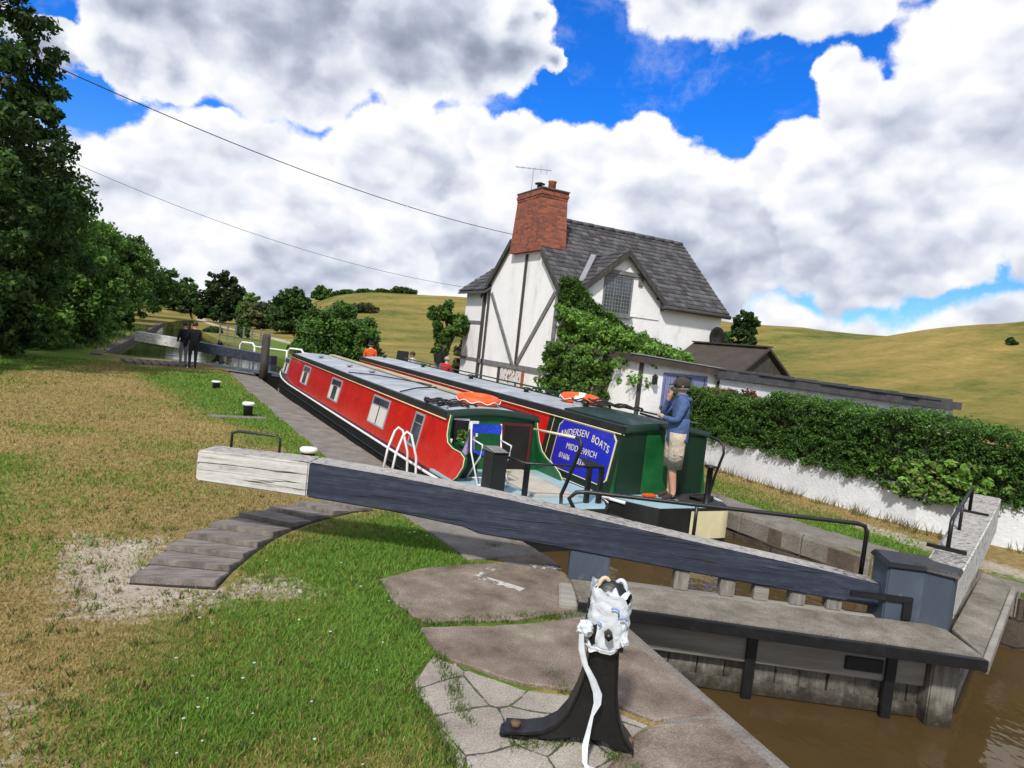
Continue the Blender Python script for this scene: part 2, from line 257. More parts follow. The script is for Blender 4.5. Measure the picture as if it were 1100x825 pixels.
# ------------------------------------------------------------------ mesh helpers
class MB:
    """collects shapes; frame (o, ex, ey) maps local (u, v, z) into the world"""
    def __init__(s, o=(0, 0, 0), ang=0.0):
        s.v = []; s.f = []; s.mi = []; s.sm = []; s.o = o; s.c, s.s_ = math.cos(ang), math.sin(ang); s.cur = 0
    def P(s, p):
        u, v, z = p; return (s.o[0]+u*s.c-v*s.s_, s.o[1]+u*s.s_+v*s.c, s.o[2]+z)
    def add(s, vs, fs, smooth=False, mi=None):
        k = len(s.v); s.v += [s.P(p) for p in vs]
        for f in fs: s.f.append([i+k for i in f]); s.mi.append(s.cur if mi is None else mi); s.sm.append(smooth)
        return s
    def box(s, x0, x1, y0, y1, z0, z1, mi=None):
        vs = [(x, y, z) for z in (z0, z1) for y in (y0, y1) for x in (x0, x1)]
        return s.add(vs, [(0, 2, 3, 1), (4, 5, 7, 6), (0, 1, 5, 4), (2, 6, 7, 3), (0, 4, 6, 2), (1, 3, 7, 5)], mi=mi)
    def hexa(s, lo, hi, mi=None):
        """lo, hi: matching loops of n points -> closed solid"""
        n = len(lo)
        return s.add(list(lo)+list(hi), [tuple(range(n))[::-1], tuple(range(n, 2*n))]+[(i, (i+1) % n, n+(i+1) % n, n+i) for i in range(n)], mi=mi)
    def prism(s, pts, a, b, axis='z', mi=None):
        """2D polygon extruded along an axis: 'z' (u,v), 'y' (u,z), 'x' (v,z)"""
        g = {'z': lambda p, h: (p[0], p[1], h), 'y': lambda p, h: (p[0], h, p[1]), 'x': lambda p, h: (h, p[0], p[1])}[axis]
        return s.hexa([g(p, a) for p in pts], [g(p, b) for p in pts], mi)
    def tube(s, pts, r, n=8, cap=True, mi=None, closed=False):
        pts = [Vector(p) for p in pts]; rs = r if isinstance(r, (list, tuple)) else [r]*len(pts); vs = []; fs = []; prev = None
        m = len(pts)
        for i, p in enumerate(pts):
            if closed: t = (pts[(i+1) % m]-pts[i-1])
            else: t = (pts[min(i+1, m-1)]-pts[max(i-1, 0)])
            t.normalize()
            a = prev if prev is not None else (Vector((0, 0, 1)) if abs(t.z) < .9 else Vector((1, 0, 0)))
            b1 = t.cross(a).normalized(); a1 = b1.cross(t).normalized(); prev = a1
            for k in range(n):
                q = 2*PI*k/n; vs.append(tuple(p+(a1*math.cos(q)+b1*math.sin(q))*rs[i]))
        for i in range(m if closed else m-1):
            j = (i+1) % m
            for k in range(n): fs.append((i*n+k, i*n+(k+1) % n, j*n+(k+1) % n, j*n+k))
        if cap and not closed: fs += [tuple(range(n))[::-1], tuple(range((m-1)*n, m*n))]
        return s.add(vs, fs, True, mi)
    def lathe(s, prof, c=(0, 0, 0), n=20, mi=None, axis='z', sx=1, sy=1):
        vs = []; fs = []; m = len(prof)
        for r, h in prof:
            for k in range(n):
                q = 2*PI*k/n; a, b = r*math.cos(q)*sx, r*math.sin(q)*sy
                vs.append({'z': (c[0]+a, c[1]+b, c[2]+h), 'x': (c[0]+h, c[1]+a, c[2]+b), 'y': (c[0]+a, c[1]+h, c[2]+b)}[axis])
        for i in range(m-1):
            for k in range(n): fs.append((i*n+k, i*n+(k+1) % n, (i+1)*n+(k+1) % n, (i+1)*n+k))
        fs += [tuple(range(n))[::-1], tuple(range((m-1)*n, m*n))]
        return s.add(vs, fs, True, mi)
    def grid(s, rows, mi=None, smooth=True):
        n = len(rows[0]); vs = [p for r in rows for p in r]
        return s.add(vs, [(i*n+j, i*n+j+1, (i+1)*n+j+1, (i+1)*n+j) for i in range(len(rows)-1) for j in range(n-1)], smooth, mi)
    def build(s, name, mats, parent=None, bevel=0.0, rel=None, seg=2):
        me = bpy.data.meshes.new(name); vs = s.v
        if parent is not None and rel is not False:
            o = parent_origin(parent); vs = [(x-o[0], y-o[1], z-o[2]) for x, y, z in vs]
        me.from_pydata(vs, [], s.f)
        for m in (mats if isinstance(mats, (list, tuple)) else [mats]): me.materials.append(m)
        me.polygons.foreach_set('material_index', s.mi); me.polygons.foreach_set('use_smooth', s.sm)
        bm = bmesh.new(); bm.from_mesh(me); bmesh.ops.recalc_face_normals(bm, faces=bm.faces)
        if bevel:
            bmesh.ops.bevel(bm, geom=[e for e in bm.edges if len(e.link_faces) == 2 and e.calc_face_angle(0) > .5], offset=bevel, segments=seg, affect='EDGES', clamp_overlap=True)
        bm.to_mesh(me); bm.free()
        ob = bpy.data.objects.new(name, me); COL.objects.link(ob)
        if parent is not None: ob.parent = parent
        return ob
def parent_origin(p):
    o = [0, 0, 0]
    while p is not None:
        for i in range(3): o[i] += p.location[i]
        p = p.parent
    return o
def tag(o, label=None, cat=None, group=None, kind=None):
    if label: o['label'] = label
    if cat: o['category'] = cat
    if group: o['group'] = group
    if kind: o['kind'] = kind
    return o
def thing(name, label, cat, loc=(0, 0, 0), group=None):
    o = bpy.data.objects.new(name, None); COL.objects.link(o); o.location = loc; o.empty_display_size = .2
    return tag(o, label, cat, group)
def struct(o): return tag(o, kind='structure')
def copy_tree(o, parent=None):
    c = o.copy(); COL.objects.link(c)
    if parent is not None: c.parent = parent
    for ch in list(o.children): copy_tree(ch, c)
    return c
def arrmesh(name, V, quads, cols, material, parent=None):
    """fast mesh from numpy: V (n,3), quads (m,k) and one colour per face"""
    me = bpy.data.meshes.new(name); n, (m, k) = len(V), quads.shape
    if parent is not None: V = V-np.array(parent_origin(parent))
    me.vertices.add(n); me.vertices.foreach_set('co', np.ascontiguousarray(V, dtype=np.float32).ravel())
    me.loops.add(m*k); me.loops.foreach_set('vertex_index', quads.astype(np.int32).ravel())
    me.polygons.add(m); me.polygons.foreach_set('loop_start', np.arange(0, m*k, k, dtype=np.int32)); me.polygons.foreach_set('loop_total', np.full(m, k, dtype=np.int32))
    a = me.attributes.new('tone', 'FLOAT_COLOR', 'FACE'); c4 = np.ones((m, 4), dtype=np.float32); c4[:, :3] = cols; a.data.foreach_set('color', c4.ravel())
    me.materials.append(material); me.update(calc_edges=True); me.validate()
    ob = bpy.data.objects.new(name, me); COL.objects.link(ob)
    if parent is not None: ob.parent = parent
    return ob

# ------------------------------------------------------------------ sun and cloudy sky
SUN_EL = rad(46); sdir = Vector((-.70, -.71, 0)).normalized(); SV = Vector((sdir.x*math.cos(SUN_EL), sdir.y*math.cos(SUN_EL), math.sin(SUN_EL)))
sl = bpy.data.lights.new('sun', 'SUN'); sl.energy = 3.3; sl.angle = rad(4); sl.color = (1, .95, .88)
so = bpy.data.objects.new('sun', sl); COL.objects.link(so); so.rotation_euler = SV.to_track_quat('Z', 'Y').to_euler()
def build_sky():
    w = bpy.data.worlds.new('World'); scn.world = w; w.use_nodes = True; nt = NT(w.node_tree)
    bg = w.node_tree.nodes['Background']; bg.inputs['Strength'].default_value = .1
    sk = nt.new('ShaderNodeTexSky', sky_type='NISHITA'); sk.sun_disc = False; sk.sun_elevation = SUN_EL; sk.sun_rotation = math.atan2(sdir.x, sdir.y)
    sk.air_density = 1.0; sk.dust_density = .6; sk.ozone_density = 2.0
    d = nt.vm('NORMALIZE', nt.new('ShaderNodeTexCoord').outputs['Generated'])
    def cnoise(vec, scale, detail, rough):
        n = nt.new('ShaderNodeTexNoise'); nt.l.new(vec, n.inputs['Vector']); n.inputs['Scale'].default_value = scale; n.inputs['Detail'].default_value = detail; n.inputs['Roughness'].default_value = rough
        return nt.vm('SUBTRACT', n.outputs['Color'], (.5, .5, .5))
    big = cnoise(d, 5, 3, .5); fine = cnoise(d, 17, 5, .6)
    dw = nt.vm('NORMALIZE', nt.vm('ADD', nt.vm('ADD', d, nt.vm('SCALE', big, .11)), nt.vm('SCALE', fine, .05)))
    def heap(lst):
        """union of round puffs: 1 in the middle of a puff, 0 on its rim, below 0 outside"""
        tot = None
        for px, py, r in lst:
            q = nt.m('MULTIPLY_ADD', nt.vm('LENGTH', nt.vm('SUBTRACT', dw, tuple(ray(px, py).normalized()))), -FPX/r/1.12, 1.0)
            tot = q if tot is None else nt.m('SMOOTH_MAX', tot, q, .5)
        return tot
    vw = nt.vm('ADD', nt.vm('MULTIPLY', d, (1, 1, 1.45)), nt.vm('SCALE', fine, .03))
    def cells(vec, scale, det=0.0):
        vo = nt.new('ShaderNodeTexVoronoi', feature='F1'); nt.l.new(vec, vo.inputs['Vector']); vo.inputs['Scale'].default_value = scale; vo.inputs['Detail'].default_value = det; vo.inputs['Roughness'].default_value = .6; vo.normalize = True
        return nt.m('SUBTRACT', .42, vo.outputs['Distance'])
    def body(vec, det):
        return nt.m('ADD', nt.m('SUBTRACT', nt.noise(vec, 8, det, .56), .5), nt.m('MULTIPLY', cells(vec, 13, 2.0 if det > 4 else 1.0), .9))
    up = Vector((SV.x*.6, SV.y*.6, .95)).normalized()
    b0 = body(vw, 8); b1 = body(nt.vm('ADD', vw, tuple(up*.022)), 3)
    relief = nt.m('SUBTRACT', b0, b1)
    low = nt.m('SUBTRACT', .5, nt.noise(nt.vm('ADD', vw, tuple(up*.08)), 5.5, 5, .55))
    mott = nt.m('SUBTRACT', .5, nt.noise(vw, 16, 6, .6))
    dsp = nt.new('ShaderNodeSeparateXYZ'); nt.l.new(d, dsp.inputs[0]); dzo = dsp.outputs[2]
    ccl = [(.0, lin((150, 157, 177))), (.25, lin((176, 183, 202))), (.5, lin((209, 215, 230))), (.72, lin((236, 239, 247))), (.93, lin((254, 254, 254)))]
    def layer(under, lst, amp, edge, grey, lift, k_low, mid=(550, 200), grad=2.2):
        f = nt.m('ADD', heap(lst), nt.m('MULTIPLY', b0, amp)); al = nt.sstep(f, 0.0, edge); t = nt.sstep(f, .0, 1.3)
        q = nt.m('ADD', lift-.16, nt.m('MULTIPLY', relief, 1.25)); q = nt.m('ADD', q, nt.m('MULTIPLY', nt.m('SUBTRACT', dzo, ray(*mid).normalized().z), grad)); q = nt.m('SUBTRACT', q, nt.m('MULTIPLY', t, grey)); q = nt.m('ADD', q, nt.m('MULTIPLY', low, k_low)); q = nt.m('ADD', q, nt.m('MULTIPLY', mott, .8), clamp=True)
        return nt.mix(al, under, nt.vm('SCALE', nt.ramp(q, ccl), 7.8))
    dz = nt.new('ShaderNodeSeparateXYZ'); nt.l.new(d, dz.inputs[0])
    tint = nt.mix(nt.sstep(dz.outputs[2], .02, .34), (.46, .80, 1.12), (.085, .62, 1.55))
    skyc = nt.mix(1.0, sk.outputs[0], tint, 'MULTIPLY')
    wisp = nt.m('MULTIPLY', nt.sstep(nt.noise(nt.vm('ADD', vw, nt.vm('SCALE', big, .1)), 9, 8, .68), .5, .8), .35)
    out = nt.mix(wisp, skyc, (7.0, 7.2, 7.6))
    # the rest of the sky, round the sides, overhead and behind: the same broken cloud
    vd = ray(550, 200).normalized(); side = nt.sstep(nt.vm('DOT_PRODUCT', d, tuple(vd)), .60, .74, 1.0, 0.0)
    brk = nt.m('MULTIPLY', side, nt.sstep(nt.m('ADD', nt.noise(vw, 2.6, 7, .55), nt.m('MULTIPLY', b0, .35)), .36, .46))
    out = nt.mix(brk, out, nt.vm('SCALE', nt.ramp(nt.m('ADD', nt.m('ADD', .62, nt.m('MULTIPLY', low, 1.6)), relief, clamp=True), ccl), 7.8))
    out = layer(out, [(40, 330, 60), (130, 320, 60), (220, 318, 60), (330, 305, 66), (440, 310, 70), (560, 320, 80), (680, 325, 75), (770, 325, 50), (850, 356, 30), (880, 360, 28), (915, 364, 28), (950, 366, 28), (985, 368, 28), (1020, 364, 28), (1055, 362, 28), (1090, 358, 28), (1130, 354, 30), (1250, 330, 60), (-80, 330, 90)], .5, .4, .2, .98, 1.3, (550, 320), 1.5)
    out = layer(out, [(75, 222, 42), (120, 190, 42), (150, 240, 70), (200, 190, 52), (250, 235, 70), (290, 190, 46), (340, 235, 66), (390, 190, 50), (430, 255, 60), (470, 200, 60), (300, 280, 60), (150, 290, 50), (430, 156, 30), (240, 152, 24), (500, 168, 38), (-60, 230, 90)], .85, .2, .3, 1.0, 1.3, (280, 220), 1.6)
    out = layer(out, [(545, 172, 34), (590, 175, 38), (640, 172, 34), (700, 158, 36), (745, 200, 42), (610, 225, 70), (690, 225, 70), (780, 225, 52), (720, 275, 60), (825, 215, 36), (862, 188, 38), (850, 255, 60), (790, 285, 50), (520, 245, 50), (1180, 200, 70)], .75, .15, .3, 1.06, 1.1, (700, 200), 2.6)
    out = layer(out, [(930, 190, 55), (985, 165, 60), (1050, 170, 70), (1110, 150, 60), (940, 255, 46), (1005, 262, 42), (1062, 268, 26), (880, 285, 30), (900, 225, 50), (1200, 120, 80)], .75, .17, .25, 1.05, 1.2, (980, 200), 2.2)
    out = layer(out, [(1055, 60, 58), (1110, 40, 70), (1005, 105, 36), (892, 86, 24), (914, 124, 28), (968, 144, 28), (1085, 115, 56), (1230, 20, 90)], .75, .17, .3, 1.02, 1.1, (1000, 90), 2.0)
    out = layer(out, [(715, -10, 36), (785, -2, 40), (855, 0, 42), (925, -14, 36), (760, 18, 18), (838, 26, 20), (675, -20, 22), (790, -90, 80), (64, 44, 18), (10, 18, 12)], .7, .2, .3, 1.02, .9, (790, 20), 2.0)
    out = layer(out, [(150, 6, 44), (205, 18, 50), (270, 20, 58), (350, 28, 66), (440, 45, 62), (505, 55, 50), (548, 58, 32), (132, 50, 28), (330, 80, 38), (425, 90, 34), (560, 22, 30), (588, 26, 12), (480, -6, 66), (180, 68, 28), (590, 72, 12), (300, -80, 110), (480, -90, 100)], .75, .18, .85, 1.08, 1.0, (400, 50), .6)
    nt.l.new(out, bg.inputs['Color'])
    w.cycles.sampling_method = 'MANUAL'; w.cycles.sample_map_resolution = 512
build_sky()
scn.view_settings.view_transform = 'Standard'; scn.view_settings.look = 'None'; scn.view_settings.exposure = .40; scn.view_settings.gamma = 1

# ------------------------------------------------------------------ canal banks and terrain
def interp(x, tab): return float(np.interp(x, [a for a, b in tab], [b for a, b in tab]))
TL = [(-60, -5), (-6, -.8), (-3, -.4), (-1.6, -.22), (0, 0), (4, -.28), (14, -.48), (22, -.5), (24, -1.6), (25.3, -5.4), (33, -5.1), (54, -4.3), (78, -3.4), (105, -1.4), (118, 1.2), (400, 2)]
TR = [(-60, 16), (-10, 13), (-3, 9.5), (-1.75, 6.8), (-1.45, 4.95), (-.7, 4.75), (.1, 4.3), (1.2, 4.15), (24, 4.15), (30, 2.2), (45, .3), (78, -.6), (105, .8), (118, 1.6), (400, 2.4)]
VIEWAZ = rad(27)
def hz_at(px): return float(np.interp(px, (0, 205, 550, 735, 1100), (308, 331, 368, 388, 428)))
def E_tab(pts): return [(azel(px, py)[0]-VIEWAZ, azel(px, py)[1]) for px, py in pts]
E2 = E_tab([(-400, 262), (0, 300), (200, 318), (230, 318), (300, 322), (340, 319), (400, 316), (500, 321), (600, 324), (700, 334), (800, 342), (870, 348), (920, 355), (985, 359), (1050, 378), (1200, 400)])
E1 = E_tab([(-400, 300), (640, 392), (700, 392), (760, 384), (835, 376), (900, 371), (985, 360), (1050, 354), (1100, 350), (1300, 335), (1800, 330)])
def sm(x): x = max(0.0, min(1.0, x)); return x*x*(3-2*x)
def height(x, y):
    dx, dy = x-CAM.x, y-CAM.y; d = math.hypot(dx, dy); az = math.atan2(dx, dy)-VIEWAZ
    if az < -2.2: az += 2*PI
    if az > 2.0: return 0.0
    r2, r1 = 140.0, 60.0
    h2 = (2.1+interp(az, E2)*r2); h1 = 2.1+interp(az, E1)*r1
    d0 = 42 if az < .12 else 42-(42-16)*sm((az-.12)/.1)
    a = h2*sm((d-(60 if az < .1 else 78))/80.0)*(1-.25*sm((d-155)/120))
    q = max(0.0, min(1.0, (d-d0)/(r1-d0))) if d0 < r1 else 0
    b = h1*(q*q*(1.6-.6*q)**1 if q < 1 else 1.0)*(1-.45*sm((d-62)/40)) if h1 > .05 else 0.0
    k = max(a, b)
    if 20 < y < 175:
        xc = .5*(tL(min(y, 117))+tR(min(y, 117))); k *= sm((abs(x-xc-(2 if y < 60 else 0))-5)/(10+y*.08)) if y < 130 else 1-(1-sm((abs(x-xc)-5)/20))*(1-sm((y-130)/45))
    w = .25*math.sin(x*.11+1)*math.sin(y*.09)+.12*math.sin(x*.31)*math.cos(y*.27)
    if k > .3: k += w*min(1, k/2)
    if 16 < y < 42 and x > 5: k += .34*sm((y-17)/4)*sm((x-5)/1.5)*(1-sm((y-34)/6))
    # long valley floor along the pound stays level
    return k
def poly_soft(p, poly, soft):
    """1 inside, falling to 0 over 'soft' metres outside"""
    x, y = p; ins = False; dm = 1e9; n = len(poly)
    for i in range(n):
        (x1, y1), (x2, y2) = poly[i], poly[(i+1) % n]
        if (y1 > y) != (y2 > y) and x < (x2-x1)*(y-y1)/(y2-y1)+x1: ins = not ins
        ex, ey = x2-x1, y2-y1; q = max(0, min(1, ((x-x1)*ex+(y-y1)*ey)/(ex*ex+ey*ey+1e-9)))
        dm = min(dm, math.hypot(x-x1-q*ex, y-y1-q*ey))
    dm = -dm if ins else dm
    return max(0.0, min(1.0, .5-dm/(2*soft)))
def g2(l): return [tuple(gp(px, py)[:2]) for px, py in l]
GREEN = [g2([(150, 840), (135, 725), (215, 655), (335, 652), (262, 606), (365, 562), (430, 545), (520, 560), (530, 610), (600, 640), (520, 840)]),
         g2([(150, 396), (235, 400), (262, 415), (300, 436), (400, 505), (360, 506), (318, 490), (270, 463), (225, 440), (180, 418)]),
         [(-14, 16), (-7.2, 15.5), (-5.8, 21), (-5.2, 25.5), (-4.6, 60), (-20, 60), (-30, 20)], [(.6, 30), (4.5, 26), (7, 26), (9, 58), (.6, 58)],
         g2([(300, 640), (335, 610), (420, 610), (430, 650)]), [(4.3, -.4), (4.45, 3), (5.1, 3.2), (6.0, .4), (5.2, -.6)], [(-6.6, 1), (-5.2, 2), (-5.0, 5), (-7, 6)]]
GRAV = [g2([(62, 600), (75, 572), (120, 578), (200, 576), (170, 600), (235, 632), (235, 650), (130, 668), (65, 662)]), g2([(210, 640), (290, 618), (345, 640), (215, 648)]),
        g2([(0, 740), (30, 745), (26, 800), (0, 800)]), g2([(0, 805), (55, 815), (60, 840), (-20, 840)])]
TRACK = [(gp(300, 352).x, gp(300, 352).y)] if False else None
def cover(x, y):
    if x > tR(y)-.02 and y < 24:
        dry = .9 if x > 5.9 else .45
        dry = min(dry, 1-.9*poly_soft((x, y), GREEN[5], .35)); gv = .62*poly_soft((x, y), [(5.3, 1.2), (6.1, 1.4), (6.2, -1), (8, -1.4), (7.6, -2.2), (5.3, -1.3)], .3)
        if y < 4.5 and 4.15 < x < 4.75: gv = max(gv, .3)
        hill = sm((x-8.6)/1.5)
        return dry, gv, hill
    g = max(poly_soft((x, y), p, s) for p, s in zip(GREEN, (.5, .8, 1.5, 3, .3, .3, .8)))
    gv = max([poly_soft((x, y), p, .55) for p in GRAV])*.92 if y < 4 else 0
    dd = math.hypot(x-CAM.x, y-CAM.y)
    hill = sm((dd-36)/10)*(1-g)
    if dd > 38:
        az = math.atan2(x-CAM.x, y-CAM.y)-VIEWAZ
        ta = float(np.interp(dd, (48, 62, 80, 105, 135), (-.26, -.315, -.37, -.41, -.425)))
        gv = max(gv, .62*sm(1.5-abs(az-ta)/(.004+.45/dd)))
    return .8-.8*g, gv, hill
def tL(s): return interp(s, TL)
def tR(s): return interp(s, TR)
def steps(a, b, d0, g):
    out = [a]; d = d0
    while out[-1] < b: out.append(out[-1]+d); d *= g
    out[-1] = b; return out
def build_ground():
    ys = sorted(set([round(v, 3) for v in list(np.arange(-6, 12, .16))+steps(12, 60, .25, 1.05)+steps(60, 420, 2.6, 1.05)+[-60, -40, -25, -15, -10, -8]+[a for a, b in TL+TR if -60 < a < 400]]))
    left = [-u for u in (list(np.arange(0, 6.4, .16))+steps(6.4, 300, .25, 1.12))][::-1]; right = list(np.arange(0, 5.4, .2))+steps(5.4, 420, .3, 1.055)
    V = []; C = []; nc = None
    for y in ys:
        a, b = tL(y), tR(y)
        row = [(a+u, y, None) for u in left]+[(a+.001, y, -2.6), (b-.001, y, -2.6)]+[(b+u, y, None) for u in right]
        nc = len(row)
        for x, yy, z in row:
            if z is None: z = height(x, yy)
            V.append((x, yy, z)); C.append(cover(x, yy))
    V = np.array(V); nr = len(ys); idx = np.arange(nr*nc).reshape(nr, nc)
    q = np.stack([idx[:-1, :-1], idx[:-1, 1:], idx[1:, 1:], idx[1:, :-1]], -1).reshape(-1, 4)
    me = bpy.data.meshes.new('ground'); me.from_pydata(V.tolist(), [], q.tolist()); me.materials.append(turfm)
    at = me.attributes.new('cover', 'FLOAT_COLOR', 'POINT'); c4 = np.ones((len(V), 4), np.float32); c4[:, :3] = np.array(C); at.data.foreach_set('color', c4.ravel())
    me.polygons.foreach_set('use_smooth', [False]*len(q))
    o = bpy.data.objects.new('ground', me); COL.objects.link(o); struct(o)
build_ground()
def sheet(name, poly, z, m):
    b = MB(); b.add([(x, y, z) for x, y in poly], [tuple(range(len(poly)))]); return struct(b.build(name, m))
GA = (-.10, -.23); GAANG = rad(-30.6); GB = (2.69, -1.99); GBANG = rad(24.2)       # the two leaves of the near gates
sheet('canal_water', [(-5.5, -55), (17, -55), (17, -1.2), (7, -.6), (4.9, -.95), (2.69, -1.93), (.2, -.38), (-.4, -.1), (-5.5, -.5)], -.62, waterm)
sheet('lock_water', [(2.69, -1.92), (4.9, -.94), (4.9, 24), (-1.2, 24), (-.4, 0), (.2, -.37)], -.40, waterm)
sheet('pound_water', [(-7, 24), (5, 24), (5, 60), (4, 118), (-8, 118)], -.22, waterg)

# ------------------------------------------------------------------ lock walls and copings
def wall_line(name, label, tab, y0, y1, side, top=0.0, cop=.5, step=.95, capw=.012):
    """side -1: bank lies at smaller x"""
    o = thing(name, label, 'lock wall', (interp(y0, tab), y0, 0))
    ys = sorted(set([y0, y1]+list(np.arange(y0, y1, .6))+[a for a, b in tab if y0 < a < y1])); b = MB()
    rows = [[(interp(y, tab)+side*-.03, y, z) for z in (top-.06, -.6, -1.2, -2.6)] for y in ys]
    b.grid(rows, smooth=False); b.build('masonry_face', lockst, o)
    c = MB(); y = y0; rr = random.Random(len(label))
    while y < y1-.05:
        e = min(y1, y+step*rr.uniform(.75, 1.3)); xa, xb = interp(y+.008, tab), interp(e-.008, tab); w = cop*rr.uniform(.94, 1.08); zt = top+capw+rr.uniform(-.004, .008)
        pr = [(-.055, top-.28), (-.055, top-.05), (-.03, zt-.012), (0.02, zt), (w, zt), (w, top-.28)]
        f = lambda x0, yy: [(x0+side*u, yy, z) for u, z in pr]
        c.hexa(f(xa, y+.008), f(xb, e-.008)); y = e
    c.build('coping', lockst if y0 > 20 and 'pound' in name else stonem, o, bevel=.012, seg=1)
    return o
wall_line('lock_wall', 'long left lock wall with worn stone coping beside the red boat', TL, .45, 24, -1, 0, .78)
wall_line('lock_wall', 'right lock wall of damp stone with rounded coping behind the second boat', TR, -.05, 24, 1, 0, .5, 1.1, .02)
wall_line('wing_wall', 'short stone wing wall right of the far gate leaf', TR, -9, -.1, 1, 0, .45, .8, .02)
wall_line('wing_wall', 'concrete topped canal wall below the paddle gear stand', TL, -9, .44, -1, 0, .42, 1.6, .008)
wall_line('pound_edge', 'low stone edging along the left of the upper pound', [(a, b) for a, b in TL if a > 24], 24, 80, -1, 0, .35, 1.2, .05)
# near paving: big slabs, crazy paving
pv = MB(); rr = random.Random(4)
def slab(pts, z=.02, mi=0, jit=.012, b=pv):
    p = [Vector((*q, 0)) for q in g2(pts)]; out = []
    for i, a in enumerate(p):
        c = p[(i+1) % len(p)]; n = max(1, int((c-a).length/.12))
        for k in range(n):
            q = a.lerp(c, k/n); out.append((q.x+rr.uniform(-jit, jit), q.y+rr.uniform(-jit, jit)))
    b.hexa([(x, y, -.12) for x, y in out], [(x, y, z) for x, y in out], mi)
slab([(408, 624), (455, 612), (528, 607), (598, 613), (611, 624), (636, 655), (560, 667), (455, 670), (425, 650)], .021)
slab([(478, 562), (548, 574), (603, 609), (534, 603), (521, 590)], .017)
slab([(450, 677), (560, 674), (640, 664), (697, 708), (722, 728), (770, 770), (700, 776), (620, 744), (560, 737), (490, 713), (468, 702)], .023)
slab([(704, 781), (768, 774), (842, 838), (880, 880), (700, 880), (640, 850), (668, 808)], .019)
slab([(466, 707), (492, 718), (560, 742), (618, 749), (696, 781), (640, 840), (700, 880), (560, 880), (494, 828), (470, 780), (442, 735)], .012, 1)
struct(pv.build('paving', [concrete, crackm], bevel=.008, seg=1))
pm = MB()
for l in ([(507, 623), (558, 638), (564, 635), (520, 621.5), (530, 616.5), (534, 611.5), (524, 611.5)], [(568, 609), (598, 611), (603, 614), (572, 613)]):
    pm.prism(g2(l), .0225, .0245)
struct(pm.build('paint_mark', fadedp))

# ------------------------------------------------------------------ turf blades, daisies, gravel
def in_poly(x, y, poly):
    ins = False; n = len(poly)
    for i in range(n):
        (x1, y1), (x2, y2) = poly[i], poly[(i+1) % n]
        if (y1 > y) != (y2 > y) and x < (x2-x1)*(y-y1)/(y2-y1)+x1: ins = not ins
    return ins
RX, RY, RS = -9.2, -5.4, .15
RAST = [[None]*120 for _ in range(170)]
def cover_at(x, y):
    i, j = int((y-RY)/RS), int((x-RX)/RS)
    if not (0 <= i < 170 and 0 <= j < 120): return cover(x, y)
    c = RAST[i][j]
    if c is None: c = RAST[i][j] = cover(RX+(j+.5)*RS, RY+(i+.5)*RS)
    return c
PAVE = [g2([(405, 622), (455, 610), (525, 605), (519, 590), (476, 561), (560, 575), (605, 612), (850, 830), (900, 900), (560, 900), (440, 735), (466, 705), (450, 680), (424, 650)])]
STEPP = g2([(135, 630), (172, 596), (222, 566), (285, 546), (345, 538), (405, 548), (352, 558), (290, 584), (262, 607), (240, 636)])
